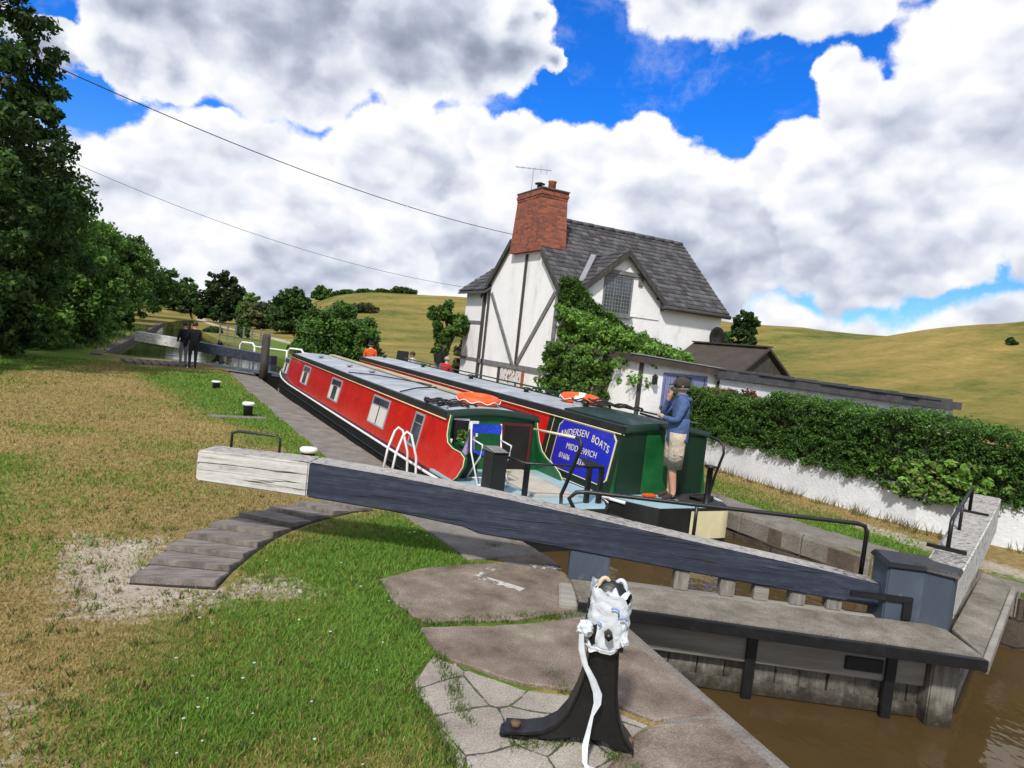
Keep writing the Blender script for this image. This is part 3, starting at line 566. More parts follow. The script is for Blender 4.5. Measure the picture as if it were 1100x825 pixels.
def grass():
    n = 460000; V = []; T = []
    d = 2.6*np.exp(N0.random(n)*math.log(27/2.6)); az = (N0.random(n)*1.55-1.0)+VIEWAZ
    X = CAM.x+d*np.sin(az); Y = CAM.y+d*np.cos(az); keep = []; cols = []; hh = []
    for i in range(n):
        x, y = X[i], Y[i]
        if x > tL(y)-.04: 
            if not (4.4 < x < 6.5 and -1.2 < y < 6): continue
            cv = cover_at(x, y)
            if x < tR(y)+.45: continue
        else:
            if y > .4 and x > tL(y)-.8: continue
            if y < 3 and (in_poly(x, y, PAVE[0]) or in_poly(x, y, STEPP)): continue
            if x < -9.5 or y > 25: continue
            cv = cover_at(x, y)
        if N0.random() < cv[1]*1.3-.12: continue
        patch = .3*math.sin(x*2.1+math.sin(y*1.7)*1.3)*math.sin(y*2.4+math.sin(x*1.9))+.25*math.sin(x*.9+y*.5+math.sin(y*.8)*2)+.16*math.sin(x*5.3+math.sin(y*4.1)*2)*math.sin(y*4.9-x*2.2); dryp = cv[0]+patch*.85+N0.normal()*.24
        k = N0.random()
        if dryp > .58: sh_ = .78+.3*(.5+.5*math.sin(x*1.3+2*math.sin(y*.6))*math.sin(y*1.1+x*.4)); c = ((.26+.2*k)*sh_, (.2+.155*k)*sh_, (.078+.065*k)*sh_); h = .010+.014*N0.random()
        elif dryp > .34: c = (.17+.08*k, .175+.07*k, .04); h = .014+.02*N0.random()
        else: c = (.085+.08*k, .185+.12*k, .021+.02*k); h = .018+.026*N0.random()
        keep.append(i); cols.append(c); hh.append(h)
    keep = np.array(keep); X = X[keep]; Y = Y[keep]; d = d[keep]; h = np.array(hh)*(1+d/40); m = len(keep)
    a = N0.random(m)*2*PI; w = (.0016+.0008*d)*(.7+.6*N0.random(m)); lean = h*(.35+.7*N0.random(m)); b = N0.random(m)*2*PI
    Zg = np.zeros(m)
    P0 = np.stack([X-np.cos(a)*w, Y-np.sin(a)*w, Zg-.004], 1); P1 = np.stack([X+np.cos(a)*w, Y+np.sin(a)*w, Zg-.004], 1); P2 = np.stack([X+np.cos(b)*lean, Y+np.sin(b)*lean, Zg+h], 1)
    V = np.stack([P0, P1, P2], 1).reshape(-1, 3); tag(arrmesh('grass', V, np.arange(3*m).reshape(m, 3), np.array(cols), grassm), kind='stuff')
    g = np.where((np.array(cols)[:, 0] < .12))[0]; g = g[N0.random(len(g)) < .004]; V = []; F = []
    for k, i in enumerate(g):
        r = .006+.0012*d[i]*N0.random(); z = h[i]+.004
        V += [(X[i]+r*math.cos(q*PI/3), Y[i]+r*math.sin(q*PI/3), z+.3*r*(q % 2)) for q in range(6)]; F.append(list(range(6*k, 6*k+6)))
    tag(arrmesh('clover_flowers', np.array(V), np.array(F), np.full((len(F), 3), .62), grassm), kind='stuff')
grass()
def tufts(name, spots, hmin, hmax, n, cols, w=.006):
    V = []; C = []
    for x, y, z, r in spots:
        for k in range(n):
            q, u = R0.random()*2*PI, r*math.sqrt(R0.random()); px, py = x+u*math.cos(q), y+u*math.sin(q); h = R0.uniform(hmin, hmax); a = R0.random()*PI; l = h*R0.uniform(.2, .7); b = R0.random()*2*PI
            V += [(px-w*math.cos(a), py-w*math.sin(a), z), (px+w*math.cos(a), py+w*math.sin(a), z), (px+l*math.cos(b), py+l*math.sin(b), z+h)]; c = R0.choice(cols); k2 = R0.uniform(.7, 1.25); C.append([v*k2 for v in c])
    o = arrmesh(name, np.array(V), np.arange(len(V)).reshape(-1, 3), np.array(C), grassm); return tag(o, kind='stuff')
GC = [(.06, .12, .02), (.09, .15, .03), (.12, .15, .04)]
sp = []
for a, b, n in (((452, 672), (642, 660), 46), ((470, 704), (490, 745), 16), ((490, 745), (500, 775), 10), ((548, 805), (640, 792), 16), ((655, 815), (690, 835), 8), ((405, 622), (450, 680), 18), ((440, 735), (495, 828), 22), ((520, 590), (560, 580), 12), ((588, 720), (610, 745), 8)):
    for k in range(n):
        f = k/(n-1); p = gp(a[0]+(b[0]-a[0])*f+R0.uniform(-4, 4), a[1]+(b[1]-a[1])*f+R0.uniform(-3, 3)); sp.append((p.x, p.y, 0, .05))
tufts('joint_weeds', sp, .02, .055, 26, GC, .004)
sp = [(6.5+R0.uniform(-.25, .1)+max(0, .6-y)*.55, y, 0, .12) for y in np.arange(-1.6, 6, .12) if R0.random() < .75]
tufts('wall_foot_grass', sp, .05, .2, 22, [(.2, .16, .06), (.12, .13, .04), (.08, .12, .03), (.26, .19, .08)], .007)
sp = [(tL(y)-R0.uniform(.2, 3), y, 0, .3) for y in np.arange(26, 62, .35)]
tufts('waterside_grass', sp, .1, .35, 30, GC+[(.16, .16, .05)], .02)
sp = []
for k in range(420):
    px, py = R0.uniform(0, 520), R0.uniform(415, 825); p = gp(px, py)
    if p.x > tL(p.y)-.9 or (p.y < 3 and (in_poly(p.x, p.y, PAVE[0]) or in_poly(p.x, p.y, STEPP))): continue
    sp.append((p.x, p.y, 0, R0.uniform(.02, .07)))
tufts('turf_weeds', sp, .02, .06, 12, [(.07, .14, .025), (.1, .17, .03), (.2, .17, .06), (.05, .1, .02), (.3, .24, .1)], .006)
def gravel():
    V = []; F = []; C = []
    for poly, n in zip(GRAV[:2]+[g2([(430, 690), (640, 720), (700, 780), (520, 830)])], (520, 160, 110)):
        xs = [p[0] for p in poly]; ys = [p[1] for p in poly]; k = 0
        while k < n:
            x, y = R0.uniform(min(xs), max(xs)), R0.uniform(min(ys), max(ys)); k += 1
            if not in_poly(x, y, poly) or in_poly(x, y, STEPP): continue
            r = .004+.02*R0.random()**4; i0 = len(V); t = R0.uniform(.55, 1.25); c = [.48*t, .43*t, .36*t]; z0 = .02 if n == 120 else 0
            vs = [(math.cos(q)*r*R0.uniform(.7, 1.2), math.sin(q)*r*R0.uniform(.7, 1.2), z) for z in (-.2*r, .5*r) for q in (0, 1.26, 2.5, 3.77, 5.03)]
            V += [(x+a, y+b, z0+c2+.002) for a, b, c2 in vs]
            F += [(i0+j, i0+(j+1) % 5, i0+5+(j+1) % 5, i0+5+j) for j in range(5)]+[(i0+5, i0+6, i0+7, i0+8), (i0+5, i0+8, i0+9, i0+9)][:1]+[(i0+5, i0+8, i0+9, i0+5)][:0]
            C += [c]*6
    tag(arrmesh('gravel', np.array(V), np.array(F), np.array(C), grassm), kind='stuff')
gravel()

# ------------------------------------------------------------------ people
def person(name, label, loc, rot, J, parts, h=1.75, group=None, cap=None, hair=hairb, extra=None):
    """one continuous skinned body.  J: joints (local, facing +Y, metres at 1.75 tall); parts: material of each region"""
    sc = h/1.75; base = dict(pel=(0, 0, .95), spi=(0, 0, 1.12), che=(0, .01, 1.33), nek=(0, .0, 1.485), hd0=(0, .02, 1.555), hd1=(0, .035, 1.635), hd2=(0, .02, 1.705), nose=(0, .135, 1.615),
        hL=(-.095, 0, .9), kL=(-.1, .02, .5), aL=(-.1, -.01, .1), tL=(-.12, .15, .035), hR=(.095, 0, .9), kR=(.1, .02, .5), aR=(.1, -.01, .1), tR=(.12, .15, .035),
        sL=(-.18, 0, 1.41), eL=(-.23, -.02, 1.12), wL=(-.23, .06, .87), pL=(-.23, .08, .8), sR=(.18, 0, 1.41), eR=(.23, -.02, 1.12), wR=(.23, .06, .87), pR=(.23, .08, .8))
    base.update(J); names = list(base); rr_ = dict(pel=(.155, .115), spi=(.145, .115), che=(.165, .12), nek=.062, hd0=.066, hd1=.088, hd2=.07, nose=.016, hL=.098, kL=.062, aL=.043, tL=.036, hR=.098, kR=.062, aR=.043, tR=.036,
        sL=.072, eL=.052, wL=.032, pL=.034, sR=.072, eR=.052, wR=.032, pR=.034)
    E_ = [('pel', 'spi'), ('spi', 'che'), ('che', 'nek'), ('nek', 'hd0'), ('hd0', 'hd1'), ('hd1', 'hd2'), ('hd1', 'nose'), ('pel', 'hL'), ('hL', 'kL'), ('kL', 'aL'), ('aL', 'tL'), ('pel', 'hR'), ('hR', 'kR'), ('kR', 'aR'), ('aR', 'tR'),
          ('che', 'sL'), ('sL', 'eL'), ('eL', 'wL'), ('wL', 'pL'), ('che', 'sR'), ('sR', 'eR'), ('eR', 'wR'), ('wR', 'pR')]
    for sd in 'LR':        # four fingers and a thumb on each hand, slightly curled
        w, p = Vector(base['w'+sd]), Vector(base['p'+sd]); d = (p-w).normalized(); side = d.cross(Vector((0, 0, 1)));
        side = (side if side.length > .2 else Vector((0, 1, 0))).normalized(); curl = d.cross(side).normalized()*(1 if sd == 'L' else -1)
        for k, (off, ln) in enumerate(((-.026, .062), (-.009, .074), (.009, .07), (.026, .055))):
            a, b = p+side*off+d*.035, p+side*off*1.15+d*(.03+ln)+curl*.022
            for q, v in (('a', a), ('b', b)): base[f'f{sd}{k}{q}'] = tuple(v); rr_[f'f{sd}{k}{q}'] = .0095 if q == 'a' else .0075
            E_ += [('p'+sd, f'f{sd}{k}a'), (f'f{sd}{k}a', f'f{sd}{k}b')]
        base[f'f{sd}t'] = tuple(p-side*.05+d*.02+curl*.02); rr_[f'f{sd}t'] = .01; E_.append(('p'+sd, f'f{sd}t'))
    names = list(base); ix = {n: i for i, n in enumerate(names)}
    me = bpy.data.meshes.new(name); me.from_pydata([tuple(c*sc for c in base[n]) for n in names], [(ix[a], ix[b]) for a, b in E_], [])
    tmp = bpy.data.objects.new(name, me); COL.objects.link(tmp); tmp.modifiers.new('s', 'SKIN'); sd_ = me.skin_vertices[0].data
    for n in names:
        r = rr_[n]; r = r if isinstance(r, tuple) else (r, r); sd_[ix[n]].radius = (r[0]*sc, r[1]*sc); sd_[ix[n]].use_root = (n == 'pel')
    u = tmp.modifiers.new('u', 'SUBSURF'); u.levels = 2; u.render_levels = 2
    dg = bpy.context.evaluated_depsgraph_get(); dg.update(); ev = tmp.evaluated_get(dg); out = bpy.data.meshes.new_from_object(ev); bpy.data.objects.remove(tmp)
    mats = []; 
    for m in parts.values():
        if m not in mats: mats.append(m)
    if skinm not in mats: mats.append(skinm)
    out.materials.clear()
    for m in mats: out.materials.append(m)
    reg = {('pel', 'spi'): 'top', ('spi', 'che'): 'top', ('che', 'nek'): 'top', ('che', 'sL'): 'top', ('che', 'sR'): 'top', ('sL', 'eL'): 'top', ('sR', 'eR'): 'top', ('eL', 'wL'): 'sleeve', ('eR', 'wR'): 'sleeve',
           ('pel', 'hL'): 'leg', ('pel', 'hR'): 'leg', ('hL', 'kL'): 'leg', ('hR', 'kR'): 'leg', ('kL', 'aL'): 'shin', ('kR', 'aR'): 'shin', ('aL', 'tL'): 'shoe', ('aR', 'tR'): 'shoe'}
    segs = [(np.array(base[a])*sc, np.array(base[b])*sc, (rr_[b][0] if isinstance(rr_[b], tuple) else rr_[b])*sc, mats.index(parts.get(reg.get((a, b), 'skin'), skinm))) for a, b in E_]
    for p in out.polygons:
        c = np.array(p.center); best = min(segs, key=lambda s: (np.linalg.norm(c-s[0]-np.clip(np.dot(c-s[0], s[1]-s[0])/(np.dot(s[1]-s[0], s[1]-s[0])+1e-9), 0, 1)*(s[1]-s[0]))-s[2])); p.material_index = best[3]; p.use_smooth = True
    o = bpy.data.objects.new(name, out); COL.objects.link(o); o.location = loc; o.rotation_euler = (0, 0, rot); tag(o, label, 'person', group)
    hd = Vector(base['hd1'])*sc
    def head(nm, prof, m, tilt=0):
        b = MB(); b.lathe(prof, (0, 0, 0), 18, sy=1.12); q = b.build(nm, m, None, rel=False); q.parent = o; q.location = hd; return q
    f = Vector(base['nose'])-Vector(base['hd1']); hr = math.atan2(-f.x, f.y)
    e = MB()
    for sx in (-.034, .034): e.lathe([(.002, -.006), (.011, 0), (.002, .006)], (sx, .088, .018), 8, axis='y')
    for sx in (-.095, .095): e.lathe([(.004, -.01), (.026, -.004), (.024, .006), (.004, .01)], (sx, -.005, -.005), 10, axis='x')
    e.box(-.03, .03, .078, .097, -.052, -.044, mi=0); q = e.build('face', skinm if h < 1.7 else [skinm], None, rel=False); q.parent = o; q.location = hd; q.rotation_euler = (0, 0, hr)
    b = MB(); prof = [(.102*sc, -.03*sc), (.108*sc, .01*sc), (.1*sc, .06*sc), (.075*sc, .1*sc), (.03*sc, .118*sc), (.001, .12*sc)]
    b.lathe(prof, (0, -.012, 0), 18, sy=1.08)
    q = b.build('hair' if not cap else 'cap', cap or hair, None, rel=False); q.parent = o; q.location = hd; q.rotation_euler = (rad(-14) if not cap else rad(-4), 0, hr)
    if cap:
        b = MB(); b.hexa([(-.075, .08, .018), (.075, .08, .018), (.06, .17, .002), (-.06, .17, .002)], [(-.075, .08, .03), (.075, .08, .03), (.06, .17, .01), (-.06, .17, .01)]); r = b.build('peak', cap, None, rel=False, bevel=.004); r.parent = q
        b = MB(); b.lathe([(.098*sc, -.06), (.102*sc, .0)], (0, -.016, 0), 16, sy=1.0); r = b.build('hair', hairg, None, rel=False); r.parent = o; r.location = hd
    if extra: extra(o, sc)
    return o

# ------------------------------------------------------------------ narrowboats
def narrowboat(name, label, x0, w, ys, yc, yb, swan, group=None, zt=.94):
    """x0 left side, w beam; ys stern end, yc cabin back bulkhead, yb stem post"""
    o = thing(name, label, 'narrowboat', (x0+w/2, ys, 0), group); cx = x0+w/2; hw = w/2
    def plan(y):
        if y > yb-3.2: q = (y-yb+3.2)/3.2; return hw*math.sqrt(max(0.0, 1-q**2.3))+.015
        if y < ys+1.0: q = (ys+1.0-y)/1.0; return hw*math.sqrt(max(0.0, 1-.62*q*q))
        return hw
    def gz(y): return .09+(.26*sm((y-yb+4)/4) if y > yb-4 else 0)+(.03*sm((ys+2-y)/2))
    st = [ys+.0, ys+.15, ys+.4, ys+.7, ys+1.0, yc, (yc+yb)/2, yb-4, yb-3.2, yb-2.6, yb-2, yb-1.4, yb-.9, yb-.5, yb-.2, yb-.05, yb]
    b = MB(); rows = []
    for y in st:
        p, z = plan(y), gz(y); rows.append([(cx-p*.97, y, -.75), (cx-p, y, -.45), (cx-p, y, z-.05), (cx-p+.0, y, z)][::1]+[(cx+p, y, z), (cx+p, y, z-.05), (cx+p, y, -.45), (cx+p*.97, y, -.75)])
    b.grid(rows, smooth=False)
    n = len(rows[0]); b.f += [tuple(range(n))[::-1], tuple((len(rows)-1)*n+k for k in range(n))]; b.mi += [0, 0]; b.sm += [False, False]
    b.build('hull', hullb, o)
    for sgn in (-1, 1):
        g = MB()
        g.tube([(cx+sgn*(plan(y)+.008), y, gz(y)-.018) for y in st if ys+.3 < y < yb+.1], .024, 6); g.build('gunwale', whitep, o)
        g = MB(); g.tube([(cx+sgn*(plan(y)+.006), y, -.12) for y in st if ys+.3 < y < yb-.4], .02, 6); g.build('rubbing_strake', hullb, o)
    # cabin
    ye = yb-2.7; a, t = hw-.09, hw-.26
    def sec(y, inset=0): return [(cx-a+inset, y, .085), (cx-t+inset, y, zt-inset), (cx+t-inset, y, zt-inset), (cx+a-inset, y, .085)]
    b = MB(); c0, c1 = sec(yc), sec(ye); b.add(c0+c1, [(0, 1, 5, 4), (2, 3, 7, 6), (4, 5, 6, 7)]); b.build('cabin', red, o)
    for ysm in np.arange(yc+2.4, ye-1, 3.1):
        g = MB()
        for sg in (-1,): g.hexa([(cx+sg*(a-.001), ysm, .09), (cx+sg*(a-.001), ysm+.02, .09), (cx+sg*(t-.001), ysm+.02, zt-.06), (cx+sg*(t-.001), ysm, zt-.06)], [(cx+sg*(a+.004), ysm, .09), (cx+sg*(a+.004), ysm+.02, .09), (cx+sg*(t+.004), ysm+.02, zt-.06), (cx+sg*(t+.004), ysm, zt-.06)])
        g.build('weld_seam', red, o)
    r = MB(); rows = []
    for y in (yc-.06, *np.linspace(yc+.4, ye-.4, 7), ye+.05):
        rows.append([(cx+(t+.03)*q, y, zt+.012+.075*(1-q*q)) for q in np.linspace(-1, 1, 13)])
    r.grid(rows); rows2 = [[(x, y, z-.03) for x, y, z in rw] for rw in rows]; r.grid(rows2)
    for rw, rw2 in ((rows[0], rows2[0]), (rows[-1], rows2[-1])): r.grid([rw, rw2])
    for k in (0, -1): r.grid([[rw[k] for rw in rows], [rw[k] for rw in rows2]])
    r.build('roof', roofg, o)
    for sgn in (-1, 1):
        g = MB(); g.hexa([(cx+sgn*(t+.045), yc-.05, zt-.055), (cx+sgn*(t-.0), yc-.05, zt-.055), (cx+sgn*(t-.0), yc-.05, zt+.05), (cx+sgn*(t+.035), yc-.05, zt+.04)],
                         [(cx+sgn*(t+.045), ye, zt-.055), (cx+sgn*(t-.0), ye, zt-.055), (cx+sgn*(t-.0), ye, zt+.05), (cx+sgn*(t+.035), ye, zt+.04)]); g.build('roof_edge', hullb, o)
        if not (swan is False and sgn > 0): continue
        g = MB(); xs = cx+sgn*(t-.045); g.tube([(xs, yc+.1, zt+.13), (xs, ye-.3, zt+.13)], .017, 6)
        for y in np.arange(yc+.5, ye-.3, 1.9): g.box(xs-.012, xs+.012, y-.02, y+.02, zt+.02, zt+.125)
        g.build('handrail', dgreen, o)
        pass
    for sgn in (-1, 1):
        g = MB(); xo = cx+sgn*(t+.05+.0); g.tube([(xo, yc-.04, zt-.075), (xo, ye, zt-.075)], .008, 5); g.build('coach_line', cream, o)
    g = MB(); rows = [[(cx+(t+.05)*q_, y, zt-.02+.075*(1-q_*q_)+dz) for q_ in np.linspace(-1, 1, 13)] for y, dz in ((yc-.075, -.03), (yc-.075, .05), (yc+.1, .053))]; g.grid(rows); g.build('roof_end_trim', dgreen, o)
    # bow: fore deck and well
    b = MB(); fd = [y for y in st if y >= yb-1.4]; b.hexa([(cx-plan(y)+.04, y, gz(y)-.05) for y in fd]+[(cx+plan(y)-.04, y, gz(y)-.05) for y in fd[::-1]], [(cx-plan(y)+.04, y, gz(y)-.01) for y in fd]+[(cx+plan(y)-.04, y, gz(y)-.01) for y in fd[::-1]]); b.build('fore_deck', dgreen, o)
    # stern deck
    b = MB(); sd = [ys+.02, ys+.15, ys+.4, ys+.7, ys+1, yc-.002]; b.hexa([(cx-plan(y)+.05, y, .05) for y in sd]+[(cx+plan(y)-.05, y, .05) for y in sd[::-1]], [(cx-plan(y)+.05, y, .125) for y in sd]+[(cx+plan(y)-.05, y, .125) for y in sd[::-1]]); b.build('stern_deck', deckb, o)
    b = MB(); b.add(sec(yc-.004), [(0, 1, 2, 3)]); b.add([(cx+t*q, yc-.006, zt+.0+.07*(1-q*q)) for q in np.linspace(-1, 1, 13)]+[(cx+t, yc-.006, zt-.01), (cx-t, yc-.006, zt-.01)], [tuple(range(15))]); b.build('bulkhead', green, o)
    def side_x(z, off=0.0): q = (z-.085)/(zt-.085); return cx-a+(a-t)*q-off
    def window(y0, y1, z0, z1, cur):
        f = MB()
        def fr(off, yy0, yy1, zz0, zz1): return [(side_x(zz0, off), yy0, zz0), (side_x(zz0, off), yy1, zz0), (side_x(zz1, off), yy1, zz1), (side_x(zz1, off), yy0, zz1)]
        k = .035; o_, i_ = fr(.014, y0, y1, z0, z1), fr(.014, y0+k, y1-k, z0+k, z1-k); ob_, ib_ = fr(-.005, y0, y1, z0, z1), fr(-.005, y0+k, y1-k, z0+k, z1-k)
        f.add(o_+i_+ob_+ib_, [(0, 1, 5, 4), (1, 2, 6, 5), (2, 3, 7, 6), (3, 0, 4, 7), (0, 1, 9, 8), (1, 2, 10, 9), (2, 3, 11, 10), (3, 0, 8, 11), (4, 5, 13, 12), (5, 6, 14, 13), (6, 7, 15, 14), (7, 4, 12, 15)])
        w_ = f.build('window', lead, o, bevel=.004, seg=1)
        f = MB(); zc = z1-k-.13
        f.add(fr(.004, y0+k, y1-k, z0+k, z1-k), [(0, 1, 2, 3)]); f.build('pane', glass, w_)
        if cur:
            for ya, yb_ in ((y0+k, y0+k+(y1-y0)*cur), (y1-k-(y1-y0)*cur, y1-k)):
                f = MB(); f.add(fr(.007, ya, yb_, z0+k, zc), [(0, 1, 2, 3)]); f.build('curtain', curtain, w_)
        f = MB(); f.tube([(side_x(zc, .012), y0+k, zc), (side_x(zc, .012), y1-k, zc)], .008, 4); f.build('glazing_bar', lead, w_)
    return o, cx, hw, a, t, zt, side_x, window, sec, plan
b1, cx1, hw1, a1, t1, zt1, sx1, win1, sec1, plan1 = narrowboat('narrowboat', 'red and green narrowboat nearer the left lock side, blue folding chair on its stern deck', .08, 1.98, 1.75, 4.1, 20.6, True)
for y0, y1, z0, z1, c in ((18.0, 18.9, .27, .78, .3), (14.5, 15.5, .26, .78, .22), (10.65, 11.7, .26, .78, .26), (6.85, 7.95, .25, .79, .44), (4.97, 5.42, .25, .8, 0)): win1(y0, y1, z0, z1, c)
def side_wing(b, cx, a, t, zt, sgn, prof, yc, mo, mi_, parent, edge=None):
    """cabin side carried on past the bulkhead with a swept end; prof (y, z) back to front"""
    def X(z, off): q = (z-.085)/(zt-.085); return cx+sgn*(a-(a-t)*q+off)
    pts = [(yc, .085)]+prof+[(yc, zt)]
    b.add([(X(z, 0), y, z) for y, z in pts]+[(X(z, -.04), y, z) for y, z in pts], [tuple(range(len(pts)))], mi=0); n = len(pts)
    b.add([(X(z, -.04), y, z) for y, z in pts], [tuple(range(n))], mi=1)
    for i in range(n): j = (i+1) % n; b.add([(X(pts[i][1], 0), *pts[i]), (X(pts[j][1], 0), *pts[j]), (X(pts[j][1], -.04), *pts[j]), (X(pts[i][1], -.04), *pts[i])], [(0, 1, 2, 3)], mi=1)
    ob = b.build('cabin_wing', [mo, mi_], parent)
    e = MB(); e.tube([(X(z, .004), y, z) for y, z in prof+[(yc-.01, zt-.07)]], .008, 5); e.build('trim_line', cream, parent)
    return ob
prof = [(3.36, .085), (3.2, .2), (3.1, .36), (3.13, .47), (3.3, .515), (3.6, .52), (3.82, .56), (3.93, .66), (3.98, .8), (4.0, .94)]
side_wing(MB(), cx1, a1, t1, zt1, -1, prof, 4.1, red, green, b1); side_wing(MB(), cx1, a1, t1, zt1, 1, [(3.32, .085), (3.42, .22), (3.58, .31), (3.8, .38), (3.93, .46), (4.0, .6), (4.03, .78), (4.04, .94)], 4.1, red, green, b1)
def bulk_fit(b, cx, yc, x0, x1, z0, z1, m, name, th=.02, off=0): q = MB(); q.box(x0, x1, yc-.008-th-off, yc-.008-off, z0, z1); return q.build(name, m, b, bevel=.003, seg=1)
bulk_fit(b1, cx1, 4.1, 1.22, 1.76, .1, .86, dred, 'door_frame', .03); bulk_fit(b1, cx1, 4.1, 1.27, 1.71, .1, .82, dark, 'door_opening', .012, .022)
q = bulk_fit(b1, cx1, 4.1, .43, .66, .56, .86, dark, 'bulkhead_window', .02); bulk_fit(b1, cx1, 4.1, .42, .68, .862, .892, whitep, 'notice_strip', .024)
bulk_fit(b1, cx1, 4.1, .68, .84, .62, .86, whitep, 'paper_notice', .012)
q = MB(); q.prism([(.95, 2.35), (1.62, 2.35), (1.62, 4.0), (.95, 4.0)], .127, .15); q.build('beige_floor_board', floorc, b1)
q = MB(); q.box(.3, .5, 2.36, 2.66, .13, .68); q.hexa([(.29, 2.34, .685), (.51, 2.34, .685), (.51, 2.68, .685), (.29, 2.68, .685)], [(.29, 2.34, .70), (.51, 2.34, .70), (.51, 2.68, .735), (.29, 2.68, .735)], 1); q.build('stern_locker', [hullb, greyt], b1, bevel=.008)
q = MB(); q.box(.25, .6, 3.45, 4.05, .13, .5); q.build('side_locker', dgreen, b1, bevel=.01)
# swan neck tiller and stern rail
q = MB(); q.tube([(1.05, 1.7, .12), (1.05, 1.86, .16), (1.05, 1.88, .28), (1.05, 1.8, .42), (1.05, 1.62, .8), (1.05, 1.55, .95), (1.05, 1.58, 1.015), (1.05, 1.68, 1.03)], .024, 9); tl = q.build('tiller_neck', hullb, b1)
q = MB(); q.tube([(1.05, 1.66, 1.03), (1.05, 2.75, .965)], [.018, .014], 8); q.build('tiller_bar', cream, tl)
q = MB(); q.tube([(.5, 2.72, .63), (.68, 2.2, .6), (1.75, 2.02, .6)], .018, 8)
for x, y in ((.7, 2.19), (1.55, 2.06), (1.72, 2.03)): q.box(x-.03, x+.03, y-.025, y+.025, .12, .59)
q.build('stern_rail', iron, b1)
q = MB(); q.hexa([(1.5, 2.05, .61), (1.8, 2.0, .61), (1.8, 2.06, .61), (1.5, 2.1, .61)], [(1.4, 2.1, .72), (1.42, 2.1, .72), (1.42, 2.13, .72), (1.4, 2.13, .72)]); q.build('rail_bracket', iron, b1)
for y, x in ((15.5, .75), (12.2, .8), (10.6, .95), (6.2, 1.45)):
    q = MB(); q.lathe([(.05, 0), (.05, .05), (.085, .06), (.08, .085), (.03, .1), (.002, .102)], (x, y, zt1+.06), 12); q.build('roof_vent', lead, b1)
q = MB(); q.tube([(.4, 10.6, 1.0), (.8, 9.6, 1.05), (1.3, 8.2, 1.06), (1.5, 7.6, 1.05)], .014, 5); q.tube([(.38, 6.6, 1.0), (.8, 6.9, 1.06), (1.4, 7.5, 1.05)], .014, 5); q.build('roof_cable', rope, b1)
b2, cx2, hw2, a2, t2, zt2, sx2, win2, sec2, plan2 = narrowboat('narrowboat', 'narrowboat on the far side of the lock, blue name panel on its cabin', 2.12, 1.94, 1.72, 2.5, 19.9, False, None, 1.05)
for y0, y1, z0, z1, c in ((16.5, 17.5, .27, .78, .3), (12.5, 13.5, .26, .78, .3), (8.6, 9.6, .26, .78, .3)): win2(y0, y1, z0, z1, c)
def side_panel(pts, off0, off1, m, name, parent, sx):
    q = MB(); q.hexa([(sx(z, off0), y, z) for y, z in pts], [(sx(z, off1), y, z) for y, z in pts]); return q.build(name, m, parent)
side_panel([(2.502, .09), (4.6, .09), (4.6, 1.04), (2.502, 1.04)], -.004, .004, dgreen, 'green_cabin_panel', b2, sx2)
def notched(y0, y1, z0, z1, k): return [(y0+k, z0), (y1-k, z0), (y1-k*.55, z0+k*.55), (y1, z0+k), (y1, z1-k), (y1-k*.55, z1-k*.55), (y1-k, z1), (y0+k, z1), (y0+k*.55, z1-k*.55), (y0, z1-k), (y0, z0+k), (y0+k*.55, z0+k*.55)]
sb = side_panel(notched(2.62, 4.22, .19, .965, .1), .006, .016, cream, 'name_panel', b2, sx2)
side_panel(notched(2.645, 4.195, .208, .947, .088), .0175, .021, blue, 'panel_face', sb, sx2)
def lettering(txt, yc, zc, size, parent, arch=0.0):
    cu = bpy.data.curves.new('lettering', 'FONT'); cu.body = txt; cu.size = size; cu.align_x = 'CENTER'; cu.extrude = .0015; cu.space_character = 1.08
    tmp = bpy.data.objects.new('lettering', cu); COL.objects.link(tmp); dg = bpy.context.evaluated_depsgraph_get(); dg.update()
    me = bpy.data.meshes.new_from_object(tmp.evaluated_get(dg)); bpy.data.objects.remove(tmp)
    po = parent_origin(parent)
    for v in me.vertices:
        u, h = v.co.x, v.co.y; y = yc-u; z = zc+h+arch*(1-((y-3.42)/.6)**2); v.co = Vector((sx2(z, .0225)-v.co.z-po[0], y-po[1], z-po[2]))
    me.materials.clear(); me.materials.append(cream); ob = bpy.data.objects.new('lettering', me); COL.objects.link(ob); ob.parent = parent
lettering('ANDERSEN', 3.72, .70, .15, sb, .08); lettering('BOATS', 2.98, .68, .15, sb, .08); lettering('MIDDLEWICH', 3.42, .535, .13, sb); lettering('01606', 3.83, .37, .12, sb); lettering('833668', 3.26, .37, .12, sb)
side_panel([(4.45, .09), (4.45, .99), (4.41, 1.02), (2.51, 1.02), (2.51, 1.005), (4.4, 1.005), (4.435, .98), (4.435, .09)], .0045, .007, cream, 'coach_line', b2, sx2)
bulk_fit(b2, cx2, 2.5, 2.3, 2.72, .13, 1.0, dgreen, 'left_shade_panel', .025); bulk_fit(b2, cx2, 2.5, 2.74, 3.28, .13, 1.0, green, 'middle_door', .018); bulk_fit(b2, cx2, 2.5, 3.3, 3.86, .13, 1.0, dgreen, 'right_shade_panel', .025)  # outer panels darker green: an open door's shadow put into the colour
for k in range(3): side_panel([(2.7, .03-.11*k), (4.6, .03-.11*k), (4.6, .075-.11*k), (2.7, .075-.11*k)], -.135, -.10, plankh if k != 1 else whitep, 'fender_strake', b2, lambda z, off: 2.1-.012-(-.135+.1 if off < -.12 else 0)-.02)
q = MB(); rows = [[(cx2+(t2-.09)*u, y, zt2+.065+.05*(1-u*u)) for u in np.linspace(-1, 1, 9)] for y in (2.47, 4.35)]; q.grid(rows); q.grid([[(x, y, z-.05) for x, y, z in r] for r in rows])
